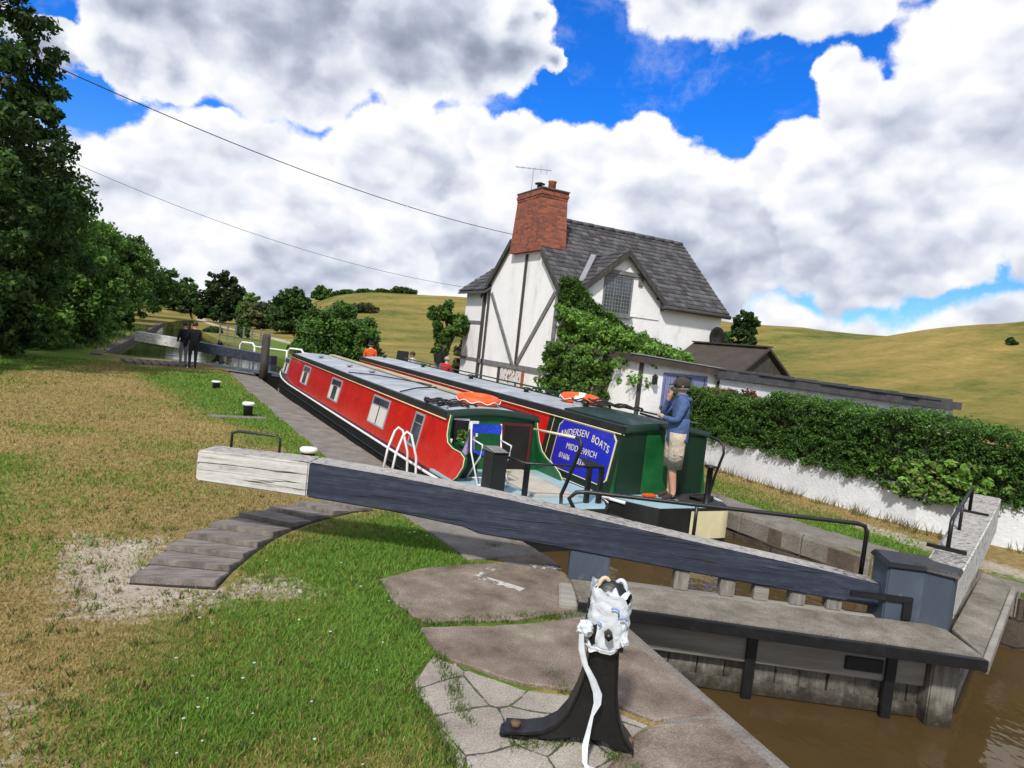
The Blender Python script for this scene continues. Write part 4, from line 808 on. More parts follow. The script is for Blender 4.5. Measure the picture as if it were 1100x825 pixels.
for k in (0, -1): q.grid([[r[k] for r in rows], [(r[k][0], r[k][1], r[k][2]-.05) for r in rows]])
for r in rows: q.grid([r, [(x, y, z-.05) for x, y, z in r]])
q.build('sliding_hatch', dgreen, b2)
q = MB(); q.tube([(3.75, 4.0, 1.14), (3.86, 3.0, 1.07), (3.9, 2.6, 1.03), (3.94, 2.3, .98), (3.96, 2.22, .92), (3.96, 2.2, .8), (3.94, 2.3, .45), (3.92, 2.35, .13)], .02, 8); q.build('stern_rail', iron, b2)
for x, y, h in ((3.1, 2.25, .5), (3.42, 1.86, .56)):
    q = MB(); q.lathe([(.05, 0), (.05, .02), (.042, .03), (.042, h-.02), (.085, h-.02), (.085, h), (.002, h)], (x, y, .125), 12); q.build('mooring_post', iron, b2)
q = MB()
for k in range(26):
    an = k*.9; q.tube([(3.55+.13*math.cos(an+j*.5)*(1+.02*k), 2.1+.13*math.sin(an+j*.5), .135+.002*k+.008*j) for j in range(4)], .014, 5)
q.build('coiled_rope', rope, b2)
q = MB(); q.prism([(3.15, 1.8), (3.75, 1.8), (3.9, 2.5), (3.2, 2.5)], .126, .14); q.build('deck_mat', cloth('dark_mat', (.03, .034, .036)), b2)
q = MB(); q.box(2.72, 2.92, 2.3, 2.44, .126, .16); q.build('orange_kit', orange, b2, bevel=.02)
q = MB(); rows = []
for z, k in ((.085, 1.0), (-.02, 1.0), (-.2, 1.0), (-.3, 1.0)):
    rows.append([(cx2+q_*(plan2(yy)+.012)*k, yy-.012*k, z) for q_, yy in [(-.1, 1.715), (.2, 1.715), (.5, 1.715), (.8, 1.715), (1, 1.72), (1, 1.8), (1, 1.9), (1, 2.0), (1, 2.1), (1, 2.3)]])
q.grid(rows); q.build('stern_band', cream, b2)
for y in (16.8, 13.0, 9.6, 6.8, 4.6):
    q = MB(); q.lathe([(.05, 0), (.05, .07), (.1, .085), (.09, .115), (.03, .13), (.002, .132)], (cx2-.05, y, zt2+.06), 12); q.build('roof_vent', dgreen, b2)
# loose things on the boats
q = MB(); q.box(1.42, 1.58, 5.9, 17.5, zt1+.085, zt1+.125); tag(q.build('gangplank', mat('pale_plank', [(.3, (.33, .28, .17)), (.7, (.5, .45, .3))], 3, 8, .85, 40, .5, stretch=(6, .4, 1)), bevel=.005), 'long pale gangplank lying along the roof of the nearer boat', 'plank')
def lifebuoy(c, label, tilt):
    o = thing('lifebuoy', label, 'lifebuoy', c); R_, r_ = .29, .075
    pts = [(c[0]+R_*math.cos(q), c[1]+R_*math.sin(q), c[2]+r_+tilt*math.sin(q)) for q in np.linspace(0, 2*PI, 28, endpoint=False)]
    b = MB(); b.tube(pts, r_, 12, closed=True); b.build('ring', orange, o)
    for k in range(2 if c[0] > 2 else 0):
        i = 3+k*14; b = MB(); b.tube([pts[i], pts[(i+1) % 28], pts[(i+2) % 28]], r_+.005, 12); b.build('reflective_band', whitep, o)
    b = MB(); b.tube([(c[0]+(R_+.085)*math.cos(q), c[1]+(R_+.085)*math.sin(q), c[2]+r_+.02*math.sin(9*q)+tilt*math.sin(q)) for q in np.linspace(0, 2*PI, 60, endpoint=False)], .008, 5, closed=True); b.build('grab_rope', whitep, o)
lifebuoy((1.2, 5.0, 1.02), 'orange lifebuoy lying on the stern end of the nearer roof', .02)
lifebuoy((3.3, 5.2, 1.14), 'orange lifebuoy on the farther boat roof above the blue name panel', .02)
rr = random.Random(3); q = MB()
for k in range(9):
    cx_, cy_, r_ = .62+rr.uniform(-.25, .35), 4.6+rr.uniform(-.3, .5), rr.uniform(.07, .16)
    q.tube([(cx_+r_*math.cos(a)*1.2, cy_+r_*math.sin(a)*1.6, 1.02+.012*k*.5+.02*math.sin(a*3)) for a in np.linspace(0, 6.2, 16)], .014, 5)
tag(q.build('rope_heap', rope), 'heap of dark rope on the near corner of the nearer roof', 'rope')
q = MB()
for k in range(8):
    cx_, cy_, r_ = 3.1+rr.uniform(-.4, .5), 4.2+rr.uniform(-.5, .4), rr.uniform(.07, .15)
    q.tube([(cx_+r_*math.cos(a)*1.2, cy_+r_*math.sin(a)*1.6, 1.22+.006*k+.02*math.sin(a*3)) for a in np.linspace(0, 6.2, 16)], .014, 5)
tag(q.build('rope_heap', rope), 'dark rope heaped beside the lifebuoy above the blue panel', 'rope')
# folding chair
fc = thing('folding_chair', 'folding chair with blue seat and white tube frame on the stern deck', 'chair', (.62, 3.15, .13))
fo = (.62, 3.15, .13); zz = lambda u, v, z: (fo[0]+u, fo[1]+v, fo[2]+z)
for sx in (-.23, .23):
    q = MB(); q.tube([zz(sx, -.22, .0), zz(sx, .12, .42), zz(sx, .2, .8)], .012, 8); q.build('back_leg_frame', whitep, fc)
    q = MB(); q.tube([zz(sx*.94, .24, 0), zz(sx*.94, -.18, .4), zz(sx*.94, -.2, .56), zz(sx*.94, .12, .58)], .012, 8); q.build('arm_frame', whitep, fc)
q = MB(); q.tube([zz(-.22, .24, .02), zz(.22, .24, .02)], .011, 6); q.tube([zz(-.23, -.22, .02), zz(.23, -.22, .02)], .011, 6); q.build('foot_bar', whitep, fc)
q = MB(); q.grid([[zz(u, v, .415-.05*(1-(u/.22)**2)*(1-(v/.22)**2)) for u in np.linspace(-.22, .22, 7)] for v in np.linspace(-.2, .2, 7)]); q.grid([[zz(u, v, .405-.05*(1-(u/.22)**2)*(1-(v/.22)**2)) for u in np.linspace(-.22, .22, 7)] for v in np.linspace(-.2, .2, 7)]); q.build('seat', c_seat, fc)
q = MB(); q.grid([[zz(u, .155+.05*z+.03*(1-(u/.22)**2), .66+z) for u in np.linspace(-.22, .22, 7)] for z in np.linspace(0, .13, 5)]); q.grid([[zz(u, .167+.05*z+.03*(1-(u/.22)**2), .66+z) for u in np.linspace(-.22, .22, 7)] for z in np.linspace(0, .13, 5)]); q.build('backrest', c_seat, fc)
q = MB(); rr = random.Random(5); q.grid([[(.38+.14*u+.04*z, 3.36+.05*math.sin(7*u+3*z)+.07*u, .5+z*.34-.05*abs(u)) for u in np.linspace(-.6, .6, 8)] for z in np.linspace(0, 1, 8)]); q.grid([[(.38+.14*u+.04*z, 3.38+.05*math.sin(7*u+3*z)+.07*u, .5+z*.34-.05*abs(u)) for u in np.linspace(-.6, .6, 8)] for z in np.linspace(0, 1, 8)])
tag(q.build('lilac_towel', c_lilac), 'lilac cloth hung over the chair back', 'cloth')
q = MB(); q.lathe([(.03, 0), (.04, .1), (.036, .1), (.028, .01)], (.33, 3.92, .502), 14); tag(q.build('white_mug', whitep), 'white mug on the locker by the green bulkhead', 'mug')
pot = thing('potted_plant', 'small potted plant on the locker beside the green bulkhead', 'plant', (.5, 3.8, .502)); q = MB(); q.lathe([(.05, 0), (.07, .1), (.06, .1), (.045, .02)], (.5, 3.8, .502), 12); q.build('pot', green, pot)

man = person('person', 'person in blue denim jacket, beige shorts and brown cap standing on the stern', (3.02, 2.16, .126), rad(66),
    dict(wR=(.05, .17, 1.43), eR=(.2, .2, 1.19), pR=(.03, .16, 1.5), eL=(-.22, .1, 1.14), wL=(-.02, .24, 1.17), pL=(.06, .25, 1.19), nose=(0, .135, 1.61), kL=(-.1, .05, .5), kR=(.1, .0, .5)),
    dict(top=c_blue, sleeve=c_blue, leg=c_khaki, shin=skinm, shoe=c_shoe), 1.74, cap=c_cap)
def hem(o, sc):
    pass
for sgn in (-1, 1):
    q = MB(); q.lathe([(.095, -.06), (.103, -.08), (.112, .12), (.115, .3), (.12, .42)], (sgn*.1, .02, .55), 16); q.lathe([(.09, -.05), (.09, .4)], (sgn*.1, .02, .55), 16); k = q.build('shorts_leg', c_khaki, None, rel=False); k.parent = man
q = MB(); q.lathe([(.2, -.14), (.205, -.12), (.2, .1), (.19, .2)], (0, .0, .98), 20, sy=.72); q.lathe([(.192, -.135), (.188, .2)], (0, 0, .98), 20, sy=.72); k = q.build('jacket_hem', c_blue, None, rel=False); k.parent = man
q = MB(); q.tube([(-.1, -.03, 1.46), (-.09, -.09, 1.44), (0, -.115, 1.42), (.09, -.09, 1.44), (.1, -.03, 1.46)], [.02, .035, .04, .035, .02], 10); k = q.build('hood', c_blue, None, rel=False); k.parent = man
q = MB(); q.lathe([(.075, 0), (.085, .03), (.07, .06), (.062, .055), (.066, .0)], (0, .0, 1.455), 16); k = q.build('collar', c_blue, None, rel=False); k.parent = man
for sgn in (-1, 1):
    q = MB(); q.box(sgn*.205-.012, sgn*.205+.012, -.05, .09, .66, .8); k = q.build('shorts_pocket', c_khaki, None, rel=False, bevel=.008); k.parent = man

# ------------------------------------------------------------------ near lock gates
def beam_sides(b, stn, mi_side=0, mi_top=1):
    """stn: (u, v0, v1, zb, zt) stations -> tapered timber"""
    for (u0, a0, b0, zb0, zt0), (u1, a1_, b1_, zb1, zt1_) in zip(stn[:-1], stn[1:]):
        p = [(u0, a0, zb0), (u0, b0, zb0), (u0, b0, zt0), (u0, a0, zt0), (u1, a1_, zb1), (u1, b1_, zb1), (u1, b1_, zt1_), (u1, a1_, zt1_)]
        k = len(b.v); b.v += [b.P(q) for q in p]
        for f, m in (((0, 4, 5, 1), mi_side), ((0, 3, 7, 4), mi_side), ((1, 5, 6, 2), mi_side), ((3, 2, 6, 7), mi_top)): b.f.append([i+k for i in f]); b.mi.append(m); b.sm.append(False)
    for s_, idx in ((stn[0], 0), (stn[-1], 1)):
        u, a, c, zb, zt = s_; b.add([(u, a, zb), (u, c, zb), (u, c, zt), (u, a, zt)], [(0, 1, 2, 3)], mi=mi_side)
def weld(o, d=.0005):
    bm = bmesh.new(); bm.from_mesh(o.data); bmesh.ops.remove_doubles(bm, verts=bm.verts, dist=d); bmesh.ops.recalc_face_normals(bm, faces=bm.faces); bm.to_mesh(o.data); bm.free(); return o
def soften(o, w=.012):
    weld(o); m = bmesh.new(); m.from_mesh(o.data)
    bmesh.ops.bevel(m, geom=[e for e in m.edges if len(e.link_faces) == 2 and e.calc_face_angle(0) > .6], offset=w, segments=2, affect='EDGES', clamp_overlap=True); m.to_mesh(o.data); m.free(); return o
lg = thing('lock_gate', 'nearer lock gate leaf with the long navy balance beam ending in chipped white', 'lock gate', (*GA, 0))
L = lambda: MB((GA[0], GA[1], 0), GAANG)
BS = [(-3.55, .0, .33, .50, .79), (-2.47, 0, .33, .475, .80), (-1.7, 0, .33, .44, .765), (-1, 0, .32, .38, .71), (-.85, 0, .32, .335, .70), (-.1, 0, .31, .30, .63), (1.45, 0, .27, .205, .47), (2.3, 0, .24, .155, .39), (2.72, 0, .22, .13, .335)]
q = L(); beam_sides(q, [(-2.468,)+BS[1][1:]]+BS[2:]); bb = soften(q.build('balance_beam', [navy, toppale], lg))
q = L(); beam_sides(q, [(-3.55, .03, .30, .52, .765), (-3.52, .0, .33, .50, .79), (-2.472,)+BS[1][1:]]); soften(q.build('painted_beam_end', [bwhite, toppale], bb))
q = L(); q.tube([(-3.36, .3, .78), (-3.36, .3, .93), (-3.3, .3, .955), (-2.93, .3, .955), (-2.88, .3, .93), (-2.88, .3, .78)], .013, 8); q.build('grab_rail', iron, bb)
q = L(); q.box(-.0, .36, .02, .29, -1.9, .30); q.build('heel_post', navyd, lg, bevel=.01)
q = L(); q.hexa([(2.72, -.1, -1.9), (3.2, -.1, -1.9), (3.2, .2, -1.9), (2.72, .2, -1.9)], [(2.72, -.1, .53), (3.2, -.1, .53), (3.2, .2, .55), (2.72, .2, .55)]); mp = q.build('mitre_post', navyd, lg, bevel=.012)
q = L(); q.hexa([(2.69, -.13, .531), (3.23, -.13, .531), (3.22, .23, .551), (2.69, .23, .551)], [(2.71, -.12, .575), (3.2, -.12, .565), (3.17, .21, .595), (2.72, .21, .6)]); q.build('post_cap', iron, mp, bevel=.008)
q = L(); rr = random.Random(8); u = .0
k = 0
while u < 3.15:
    w_ = rr.uniform(.2, .27); q = L(); dz = rr.uniform(-.012, .012); q.hexa([(u+.005, -.36+dz, -1.9), (min(3.18, u+w_)-.005, -.36+dz, -1.9), (min(3.18, u+w_)-.005, -.3, -1.9), (u+.005, -.3, -1.9)], [(u+.005, -.36+dz, -.04), (min(3.18, u+w_)-.005, -.36+dz, -.04), (min(3.18, u+w_)-.005, -.3, -.04), (u+.005, -.3, -.04)]); q.build('gate_plank', plank, lg, bevel=.006, seg=1); u += w_
for z0, z1, v0 in ((-.33, -.05, -.46), (-.62, -.5, -.41)):
    q = L(); q.box(.12, 2.95, v0, -.375, z0, z1); q.build('gate_rail', plankh if z1 > -.2 else plank, lg, bevel=.012)
for u_ in (1.5, 2.62):
    q = L(); q.box(u_, u_+.085, -.49, -.461, -1.3, -.04); q.build('iron_strap', iron, lg, bevel=.005)
q = L(); q.box(2.3, 2.6, -.485, -.461, -.26, -.15); q.build('iron_plate', iron, lg, bevel=.004)
q = L(); q.box(2.96, 3.17, -.52, -.2, -1.9, -.04); q.build('corner_post', plank, lg, bevel=.012)
q = L()
q.hexa([(.08, -.66, .05), (3.2, -.73, .05), (3.2, -.13, .05), (.02, -.155, .05)], [(.08, -.66, .085), (3.2, -.73, .085), (3.2, -.13, .085), (.02, -.155, .085)]); ww = q.build('walkway', walkm, lg, bevel=.006)
q = L(); q.hexa([(.07, -.72, -.01), (3.21, -.79, -.01), (3.2, -.732, -.01), (.08, -.662, -.01)], [(.07, -.72, .075), (3.21, -.79, .075), (3.2, -.732, .075), (.08, -.662, .075)]); q.build('walkway_edge_beam', iron, ww, bevel=.004)
q = L(); q.hexa([(-.08, -.7, -.4), (.065, -.7, -.4), (.065, -.2, -.4), (-.08, -.2, -.4)], [(-.08, -.7, .06), (.065, -.7, .06), (.065, -.2, .06), (-.08, -.2, .06)]); q.build('walkway_end_block', plankh, ww, bevel=.01)
for u_ in (.45, 1.5, 2.62):
    q = L(); q.prism([(-.66, .04), (-.66, -.02), (-.5, -.1), (-.5, .04)], u_, u_+.07, 'x'); q.build('walkway_bracket', timber, ww, bevel=.005)
q = L(); q.box(.3, 2.72, .0, .1, -.07, .045); q.build('top_rail', plankh, lg, bevel=.008)
for u_, m_ in ((.95, plank), (1.36, plank), (1.66, plankh), (1.98, plank), (2.3, plank)):
    zt_ = float(np.interp(u_, [s[0] for s in BS], [s[3] for s in BS])); q = L(); q.box(u_, u_+.13, .03, .15, .046, zt_-.004); q.build('gate_stud', m_, lg, bevel=.006)
q = L(); q.box(2.42, 2.95, -.125, -.102, .235, .29); q.box(2.87, 2.95, -.126, -.103, .087, .236); q.build('corner_strap', iron, lg, bevel=.006)
q = L(); q.tube([(.0, .28, .60), (-.06, .28, .7), (.0, .28, .765), (.1, .28, .78), (2.56, .25, .80), (2.63, .25, .785), (2.655, .25, .73), (2.65, .25, .33)], .02, 9); q.tube([(1.12, .27, .79), (1.12, .27, .5)], .017, 7); q.build('handrail', iron, lg)

rg = thing('lock_gate', 'far lock gate leaf with the short pale weathered beam pointing at the garden wall', 'lock gate', (*GB, 0))
Rg = lambda: MB((GB[0], GB[1], 0), GBANG)
q = Rg(); beam_sides(q, [(.1, .0, .30, .1, .47), (1.4, 0, .31, .16, .54), (3.0, 0, .33, .22, .64), (4.44, .02, .36, .25, .715)]); rb = soften(q.build('balance_beam', [bwhite, toppale], rg))
q = Rg(); q.tube([(1.0, .2, .5), (1.0, .2, .8), (1.04, .2, .835), (3.0, .24, .95), (3.05, .24, .93), (3.05, .24, .64)], .02, 8)
for u_ in (1.0, 3.03):
    q.box(u_-.02, u_+.02, .04, .38, np.interp(u_, (0, 4.44), (.47, .715))-.004, np.interp(u_, (0, 4.44), (.47, .715))+.03)
q.tube([(2.0, .22, .58), (2.0, .22, .89)], .017, 7); q.build('handrail', iron, rb)
q = Rg(); q.box(-.16, .095, .0, .3, -1.9, .53); mp = q.build('mitre_post', navyd, rg, bevel=.012)
q = Rg(); q.hexa([(-.19, -.03, .531), (.12, -.03, .531), (.12, .33, .531), (-.19, .33, .531)], [(-.17, -.02, .57), (.1, -.02, .57), (.1, .31, .585), (-.17, .31, .585)]); q.build('post_cap', iron, mp, bevel=.008)
u = -.1; rr = random.Random(12)
while u < 2.35:
    w_ = rr.uniform(.2, .27); q = Rg(); q.box(u+.005, min(2.4, u+w_)-.005, -.05, -.004, -1.9, -.075); q.build('gate_plank', plank, rg, bevel=.006, seg=1); u += w_
q = Rg(); q.hexa([(-.56, -.28, .045), (2.1, -.30, .045), (2.5, -.02, .045), (-.08, -.02, .045)], [(-.56, -.28, .085), (2.1, -.30, .085), (2.5, -.02, .085), (-.08, -.02, .085)]); ww = q.build('walkway', walkm, rg, bevel=.006)
q = Rg(); q.hexa([(-.62, -.335, -.035), (2.1, -.355, -.035), (2.1, -.305, -.035), (-.58, -.285, -.035)], [(-.62, -.335, .075), (2.1, -.355, .075), (2.1, -.305, .075), (-.58, -.285, .075)]); q.build('walkway_edge_beam', plankh, ww, bevel=.006)
q = Rg(); q.box(2.2, 2.5, .02, .29, -1.9, .18); q.build('heel_post', plank, rg, bevel=.01)
for z0, z1 in ((-.34, -.1), (-.62, -.46)):
    q = Rg(); q.box(0, 2.35, -.11, -.055, z0, z1); q.build('gate_rail', plankh, rg, bevel=.01)

# ------------------------------------------------------------------ paddle gear stands
def paddle_stand(loc, rot, label):
    o = thing('paddle_gear_stand', label, 'lock gear', loc); B = lambda: MB(loc, rot)
    th = .042
    prof = [(-.47, .012), (-.47, .026), (-.36, .036), (-.27, .062), (-.2, .11), (-.15, .185), (-.112, .29), (-.086, .41), (-.074, .53), (.066, .53), (.074, .42), (.085, .3), (.106, .19), (.14, .1), (.2, .03), (.2, .012), (.11, .012), (.06, .05), (-.1, .05), (-.24, .012)]
    b = B(); b.prism(prof, -th, th, 'y'); b.build('frame_web', iron, o, bevel=.012)
    for sl in ((0, 9), (9, 16)):
        pts = prof[sl[0]:sl[1]]; b = B()
        for (x0, z0), (x1, z1) in zip(pts[:-1], pts[1:]):
            b.hexa([(x0, -.068, z0), (x0, .068, z0), (x1, .068, z1), (x1, -.068, z1)], [(x0+(.006 if sl[0] else -.006), -.068, z0+.014), (x0+(.006 if sl[0] else -.006), .068, z0+.014), (x1+(.006 if sl[0] else -.006), .068, z1+.014), (x1+(.006 if sl[0] else -.006), -.068, z1+.014)])
        b.build('frame_flange', iron, o)
    b = B(); b.prism([(.04, .53), (.06, .3), (.12, .12), (.3, .02), (.3, .0), (.04, .0)], -.05, .05, 'x'); b.build('back_leg', iron, o, bevel=.01)
    for x in (-.42, .18):
        b = B(); b.lathe([(.028, 0), (.028, .025), (.002, .026)], (x, 0, .04 if x < 0 else .045), 6); b.build('bolt', rust, o)
    b = B(); b.box(-.5, -.34, -.06, .06, .0, .02); b.build('foot_plate', iron, o, bevel=.008)
    b = B(); b.box(-.095, .09, -.085, .085, .528, .80); hd = b.build('gear_box', iron, o, bevel=.02)
    b = B(); b.lathe([(.0, -.045), (.095, -.04), (.1, 0), (.095, .02), (.002, .03)], (.0, .0, .80), 24, axis='y'); b.build('gear_wheel', iron, hd)
    b = B(); b.lathe([(.022, -.17), (.022, -.08)], (.0, 0, .66), 4, axis='y'); b.build('spindle', iron, hd)
    b = B()
    for k in range(9): b.box(-.115, -.097, -.03, .03, .56+.026*k, .573+.026*k)
    b.box(-.105, -.095, -.025, .025, .54, .82); b.build('rack', iron, hd)
    return o
SL, SROT = (-1.335, -2.53, .02), rad(-32)
paddle_stand(SL, SROT, 'black cast iron paddle gear stand on the paving, head wrapped in white tape')
def tape():
    o = thing('plastic_tape', 'white plastic tape with blue marks tied round the near gear stand', 'tape', SL); B = lambda: MB(SL, SROT); rr = random.Random(21)
    def wrap(z0, z1, tilt, g, seed, a0=0.0, a1=2*PI, n=46):
        r3 = random.Random(seed); ph = [r3.uniform(0, 6) for _ in range(6)]; b = MB(SL, SROT); rows = []
        for i in range(8):
            f = i/7; r = []
            for k in range(n+1):
                a = a0+(a1-a0)*k/n; c, s_ = math.cos(a), math.sin(a); e = .55
                x, y = .1*abs(c)**e*(1 if c > 0 else -1), .093*abs(s_)**e*(1 if s_ > 0 else -1)
                cr = g+.03*math.sin(a*9+ph[0]+f*5)+.025*math.sin(a*17+ph[1]-f*9)+.035*math.sin(f*11+ph[2]+a*3); z = z0+(z1-z0)*f+tilt*c+.014*math.sin(a*3+ph[3])+.01*math.sin(a*8+ph[4])*(1 if i in (0, 7) else .4)
                r.append((x*(1+cr), y*(1+cr), z))
            rows.append(r)
        b.grid(rows); return b.build('tape_wrap', plastic, o)
    w1 = wrap(.69, .80, .02, .07, 1); wrap(.74, .845, -.03, .04, 2); wrap(.56, .60, .02, .05, 3); wrap(.6, .7, .05, .06, 4, -1.45, .5); wrap(.57, .72, -.02, .1, 5, -1.9, -1.2, 20)
    b = MB(SL, SROT); rows = []
    for q_ in np.linspace(1, 0, 6): rows.append([(.11*q_*math.cos(a), .1*q_*math.sin(a), .84+.03*(1-q_)+.012*math.sin(5*a+4*q_)+.01*math.sin(9*a)) for a in np.linspace(0, 2*PI, 33)])
    b.grid(rows); b.build('tape_crown', plastic, o)
    def crumple(c, r, seed):
        r3 = random.Random(seed); ph = [r3.uniform(0, 6) for _ in range(8)]; b = MB(SL, SROT); rows = []
        for i in range(15):
            t = PI*i/14; rows.append([tuple(c[j]+r[j]*u*(1+.12*math.sin(4*p+ph[0]+3*t)+.09*math.sin(7*p+ph[1]-5*t)+.07*math.sin(9*t+ph[2]+2*p)) for j, u in enumerate((math.sin(t)*math.cos(p), math.sin(t)*math.sin(p), math.cos(t)))) for p in np.linspace(0, 2*PI, 27)])
        b.grid(rows, smooth=False); b.build('tape_knot', plastic, o)
    crumple((-.115, -.08, .655), (.042, .036, .04), 3); crumple((.085, -.095, .62), (.024, .02, .026), 7)
    pth = [(-.135, -.12, .64), (-.125, -.125, .56), (-.1, -.13, .49), (-.055, -.13, .42), (-.02, -.135, .35), (-.015, -.14, .3), (-.035, -.15, .24), (-.045, -.16, .16), (-.055, -.18, .09), (-.05, -.22, .03), (-.03, -.25, .012)]
    wd = [.012, .016, .016, .02, .023, .018, .007, .011, .015, .013, .012]; b = B(); rows = []
    for (x, y, z), w_ in zip(pth, wd): rows.append([(x-w_, y+.004, z), (x-w_*.3, y-.006, z), (x+w_*.4, y+.003, z), (x+w_, y-.004, z)])
    b.grid(rows); b.grid([[(x, y+.003, z) for x, y, z in r] for r in rows]); b.build('tape_tail', plastic, o)
    b = B(); b.prism([(-.06, -.27), (.06, -.245), (-.045, -.2)], .008, .014, 'z'); b.build('tape_tail_end', plastic, o)
    for x, r, tl_ in ((-.04, .052, .25), (.045, .05, -.3)):
        b = B(); b.tube([(x+r*.55*math.cos(a), -.01+r*.5*math.cos(a)*tl_, .855+r*1.05*math.sin(a)) for a in np.linspace(-.5, PI+.5, 18)], [.012]*18, 6); b.build('tape_loop', tan_ if x < 0 else plastic, o)
    for pts in ([(.0, .79), (.022, .795), (.04, .78), (.04, .755)], [(.05, .74), (.07, .752), (.085, .74)], [(-.06, .715), (-.04, .705), (-.05, .69)]):
        b = B(); b.tube([(x, -.121, z) for x, z in pts], .0042, 5); b.build('blue_mark', bluemk, w1)
tape()
p_ = gp(224, 379, 0); paddle_stand((p_.x, min(p_.y, 24.5), .02), rad(-60), 'small distant black paddle gear stand beside the upper gate')

# ------------------------------------------------------------------ steps, bollards, ladder, post
st_ = thing('timber_steps', 'curved flight of dark timber foot boards let into the turf', 'steps', (*gp(255, 590)[:2], 0))
OUT_ = [(138, 628), (160, 607), (178, 592), (199, 578), (225, 567), (255, 556), (287, 548), (316, 543), (342, 540), (366, 541)]; INN = [(232, 634), (247, 617), (262, 604), (277, 592), (294, 580), (314, 570), (336, 562), (358, 556), (380, 551), (402, 549)]
b = MB(); rim = g2(OUT_)+g2(INN[::-1]); b.hexa([(x, y, -.05) for x, y in rim], [(x, y, .010) for x, y in rim]); b.build('gap_bed', mat('dark_gap', [(.3, (.016, .013, .010)), (.7, (.04, .033, .026))], 20, 5, .95), st_)  # dark sheet added under the boards so the gaps between them read dark
for i in range(9):
    pts = g2([OUT_[i], INN[i], INN[i+1], OUT_[i+1]]); c = [sum(p[k] for p in pts)/4 for k in (0, 1)]; pts = [(c[0]+(x-c[0])*.985, c[1]+(y-c[1])*.86) for x, y in pts]; b = MB()
    z0, z1 = .06, .022; b.hexa([(x, y, -.03) for x, y in pts], [(*pts[0], z0), (*pts[1], z0), (*pts[2], z1), (*pts[3], z1)]); b.build('step_board', stepw, st_, bevel=.006)
def bollard(px, py, label, r=.11, h=.26):
    g = gp(px, py); o = thing('bollard', label, 'bollard', (g.x, g.y, 0), 'white topped mooring bollards on the grass'); b = MB(); b.lathe([(r*.95, -.02), (r*.9, h*.6), (r*.98, h*.72), (r*1.05, h*.76)], (g.x, g.y, 0), 18); b.build('bollard_body', iron, o)
    b = MB(); b.lathe([(r*1.05, h*.76), (r*1.2, h*.78), (r*1.28, h*.9), (r*1.1, h), (.002, h*1.02)], (g.x, g.y, 0), 20); b.build('bollard_cap', whitep, o); return o
bollard(266, 447, 'mooring bollard with white cap halfway along the turf beside the lock', .1, .29)
bollard(232, 417, 'farthest mooring bollard with white cap, near the two standing people', .1, .2)
bollard(330, 503, 'nearest mooring bollard, white cap just behind the white beam end', .1, .3)
q = MB(); g = gp(255, 449); q.box(g.x-.55, g.x+.55, g.y-.14, g.y+.14, -.02, .03); tag(q.build('mooring_slab', stonem, bevel=.01), 'flat stone slab under the middle mooring bollard', 'stone slab')
ld = thing('safety_ladder', 'white tubular ladder hoops at the lock edge by the red boat', 'ladder', (-.3, 4.3, 0))
for y in (4.45, 4.05):
    q = MB(); q.tube([(-.48, y-.05, .02), (-.42, y, .35), (-.33, y+.03, .6), (-.28, y+.03, .655), (-.22, y, .62), (-.12, y-.02, .3), (-.09, y-.02, -.1), (-.09, y-.02, -1.3)], .018, 9); q.build('ladder_hoop', whitep, ld)
for k in range(5):
    q = MB(); q.tube([(-.09, 4.03, -.1-.26*k), (-.09, 4.43, -.1-.26*k)], .014, 7); q.build('rung', whitep, ld)
g = gp(279, 407); q = MB(); q.lathe([(.14, 0), (.135, .6), (.13, 1.4), (.1, 1.48), (.002, 1.5)], (g.x+.1, g.y, 0), 10); tag(q.build('timber_post', timber), 'stout black timber post standing at the bow of the red boat', 'post')

# upper gate
ga, gb = gp(144, 366, .58), gp(279, 389, .47); dv = Vector((gb.x-ga.x, gb.y-ga.y)); ang = math.atan2(dv.y, dv.x); ln = dv.length+.5
ug = thing('lock_gate', 'distant upper lock gate with half white half navy beam behind two people', 'lock gate', (ga.x, ga.y, 0)); U = lambda: MB((ga.x, ga.y, 0), ang)
cut = ln*.36
q = U(); beam_sides(q, [(cut+.002, 0, .35, .54, .9), (ln, 0, .3, .44, .74)]); ub = soften(q.build('balance_beam', [navy, navyd], ug))
q = U(); beam_sides(q, [(0, 0, .35, .58, .95), (cut, 0, .35, .54, .9)]); soften(q.build('painted_beam_end', [bwhite, bwhite], ub))
q = U(); q.box(ln-.35, ln, .02, .3, -1.5, .44); q.build('heel_post', navyd, ug, bevel=.01)
q = U(); q.box(ln-.1, ln+3, -.1, .1, -1.5, .2); q.build('gate_boards', plank, ug, bevel=.01)
q = U(); q.hexa([(ln-1.9, -.5, .12), (ln+2.4, -.5, .12), (ln+2.4, -.1, .12), (ln-1.9, -.1, .12)], [(ln-1.9, -.5, .2), (ln+2.4, -.5, .2), (ln+2.4, -.1, .2), (ln-1.9, -.1, .2)]); q.build('walkway', navyd, ug)
for u0 in (ln-2.0, ln+.25):
    q = U(); q.tube([(u0, .5, .0), (u0, .5, .95), (u0+.1, .5, 1.05), (u0+.6, .5, 1.05), (u0+.7, .5, .95), (u0+.7, .5, 0)], .035, 8); q.tube([(u0+.65, .5, .95), (u0+2.2, .5, .95), (u0+2.2, .5, .0)], .03, 8); q.build('white_railing', whitep, ug)
us = thing('timber_steps', 'distant row of foot boards in front of the upper gate beam', 'steps', (*gp(165, 390)[:2], 0))
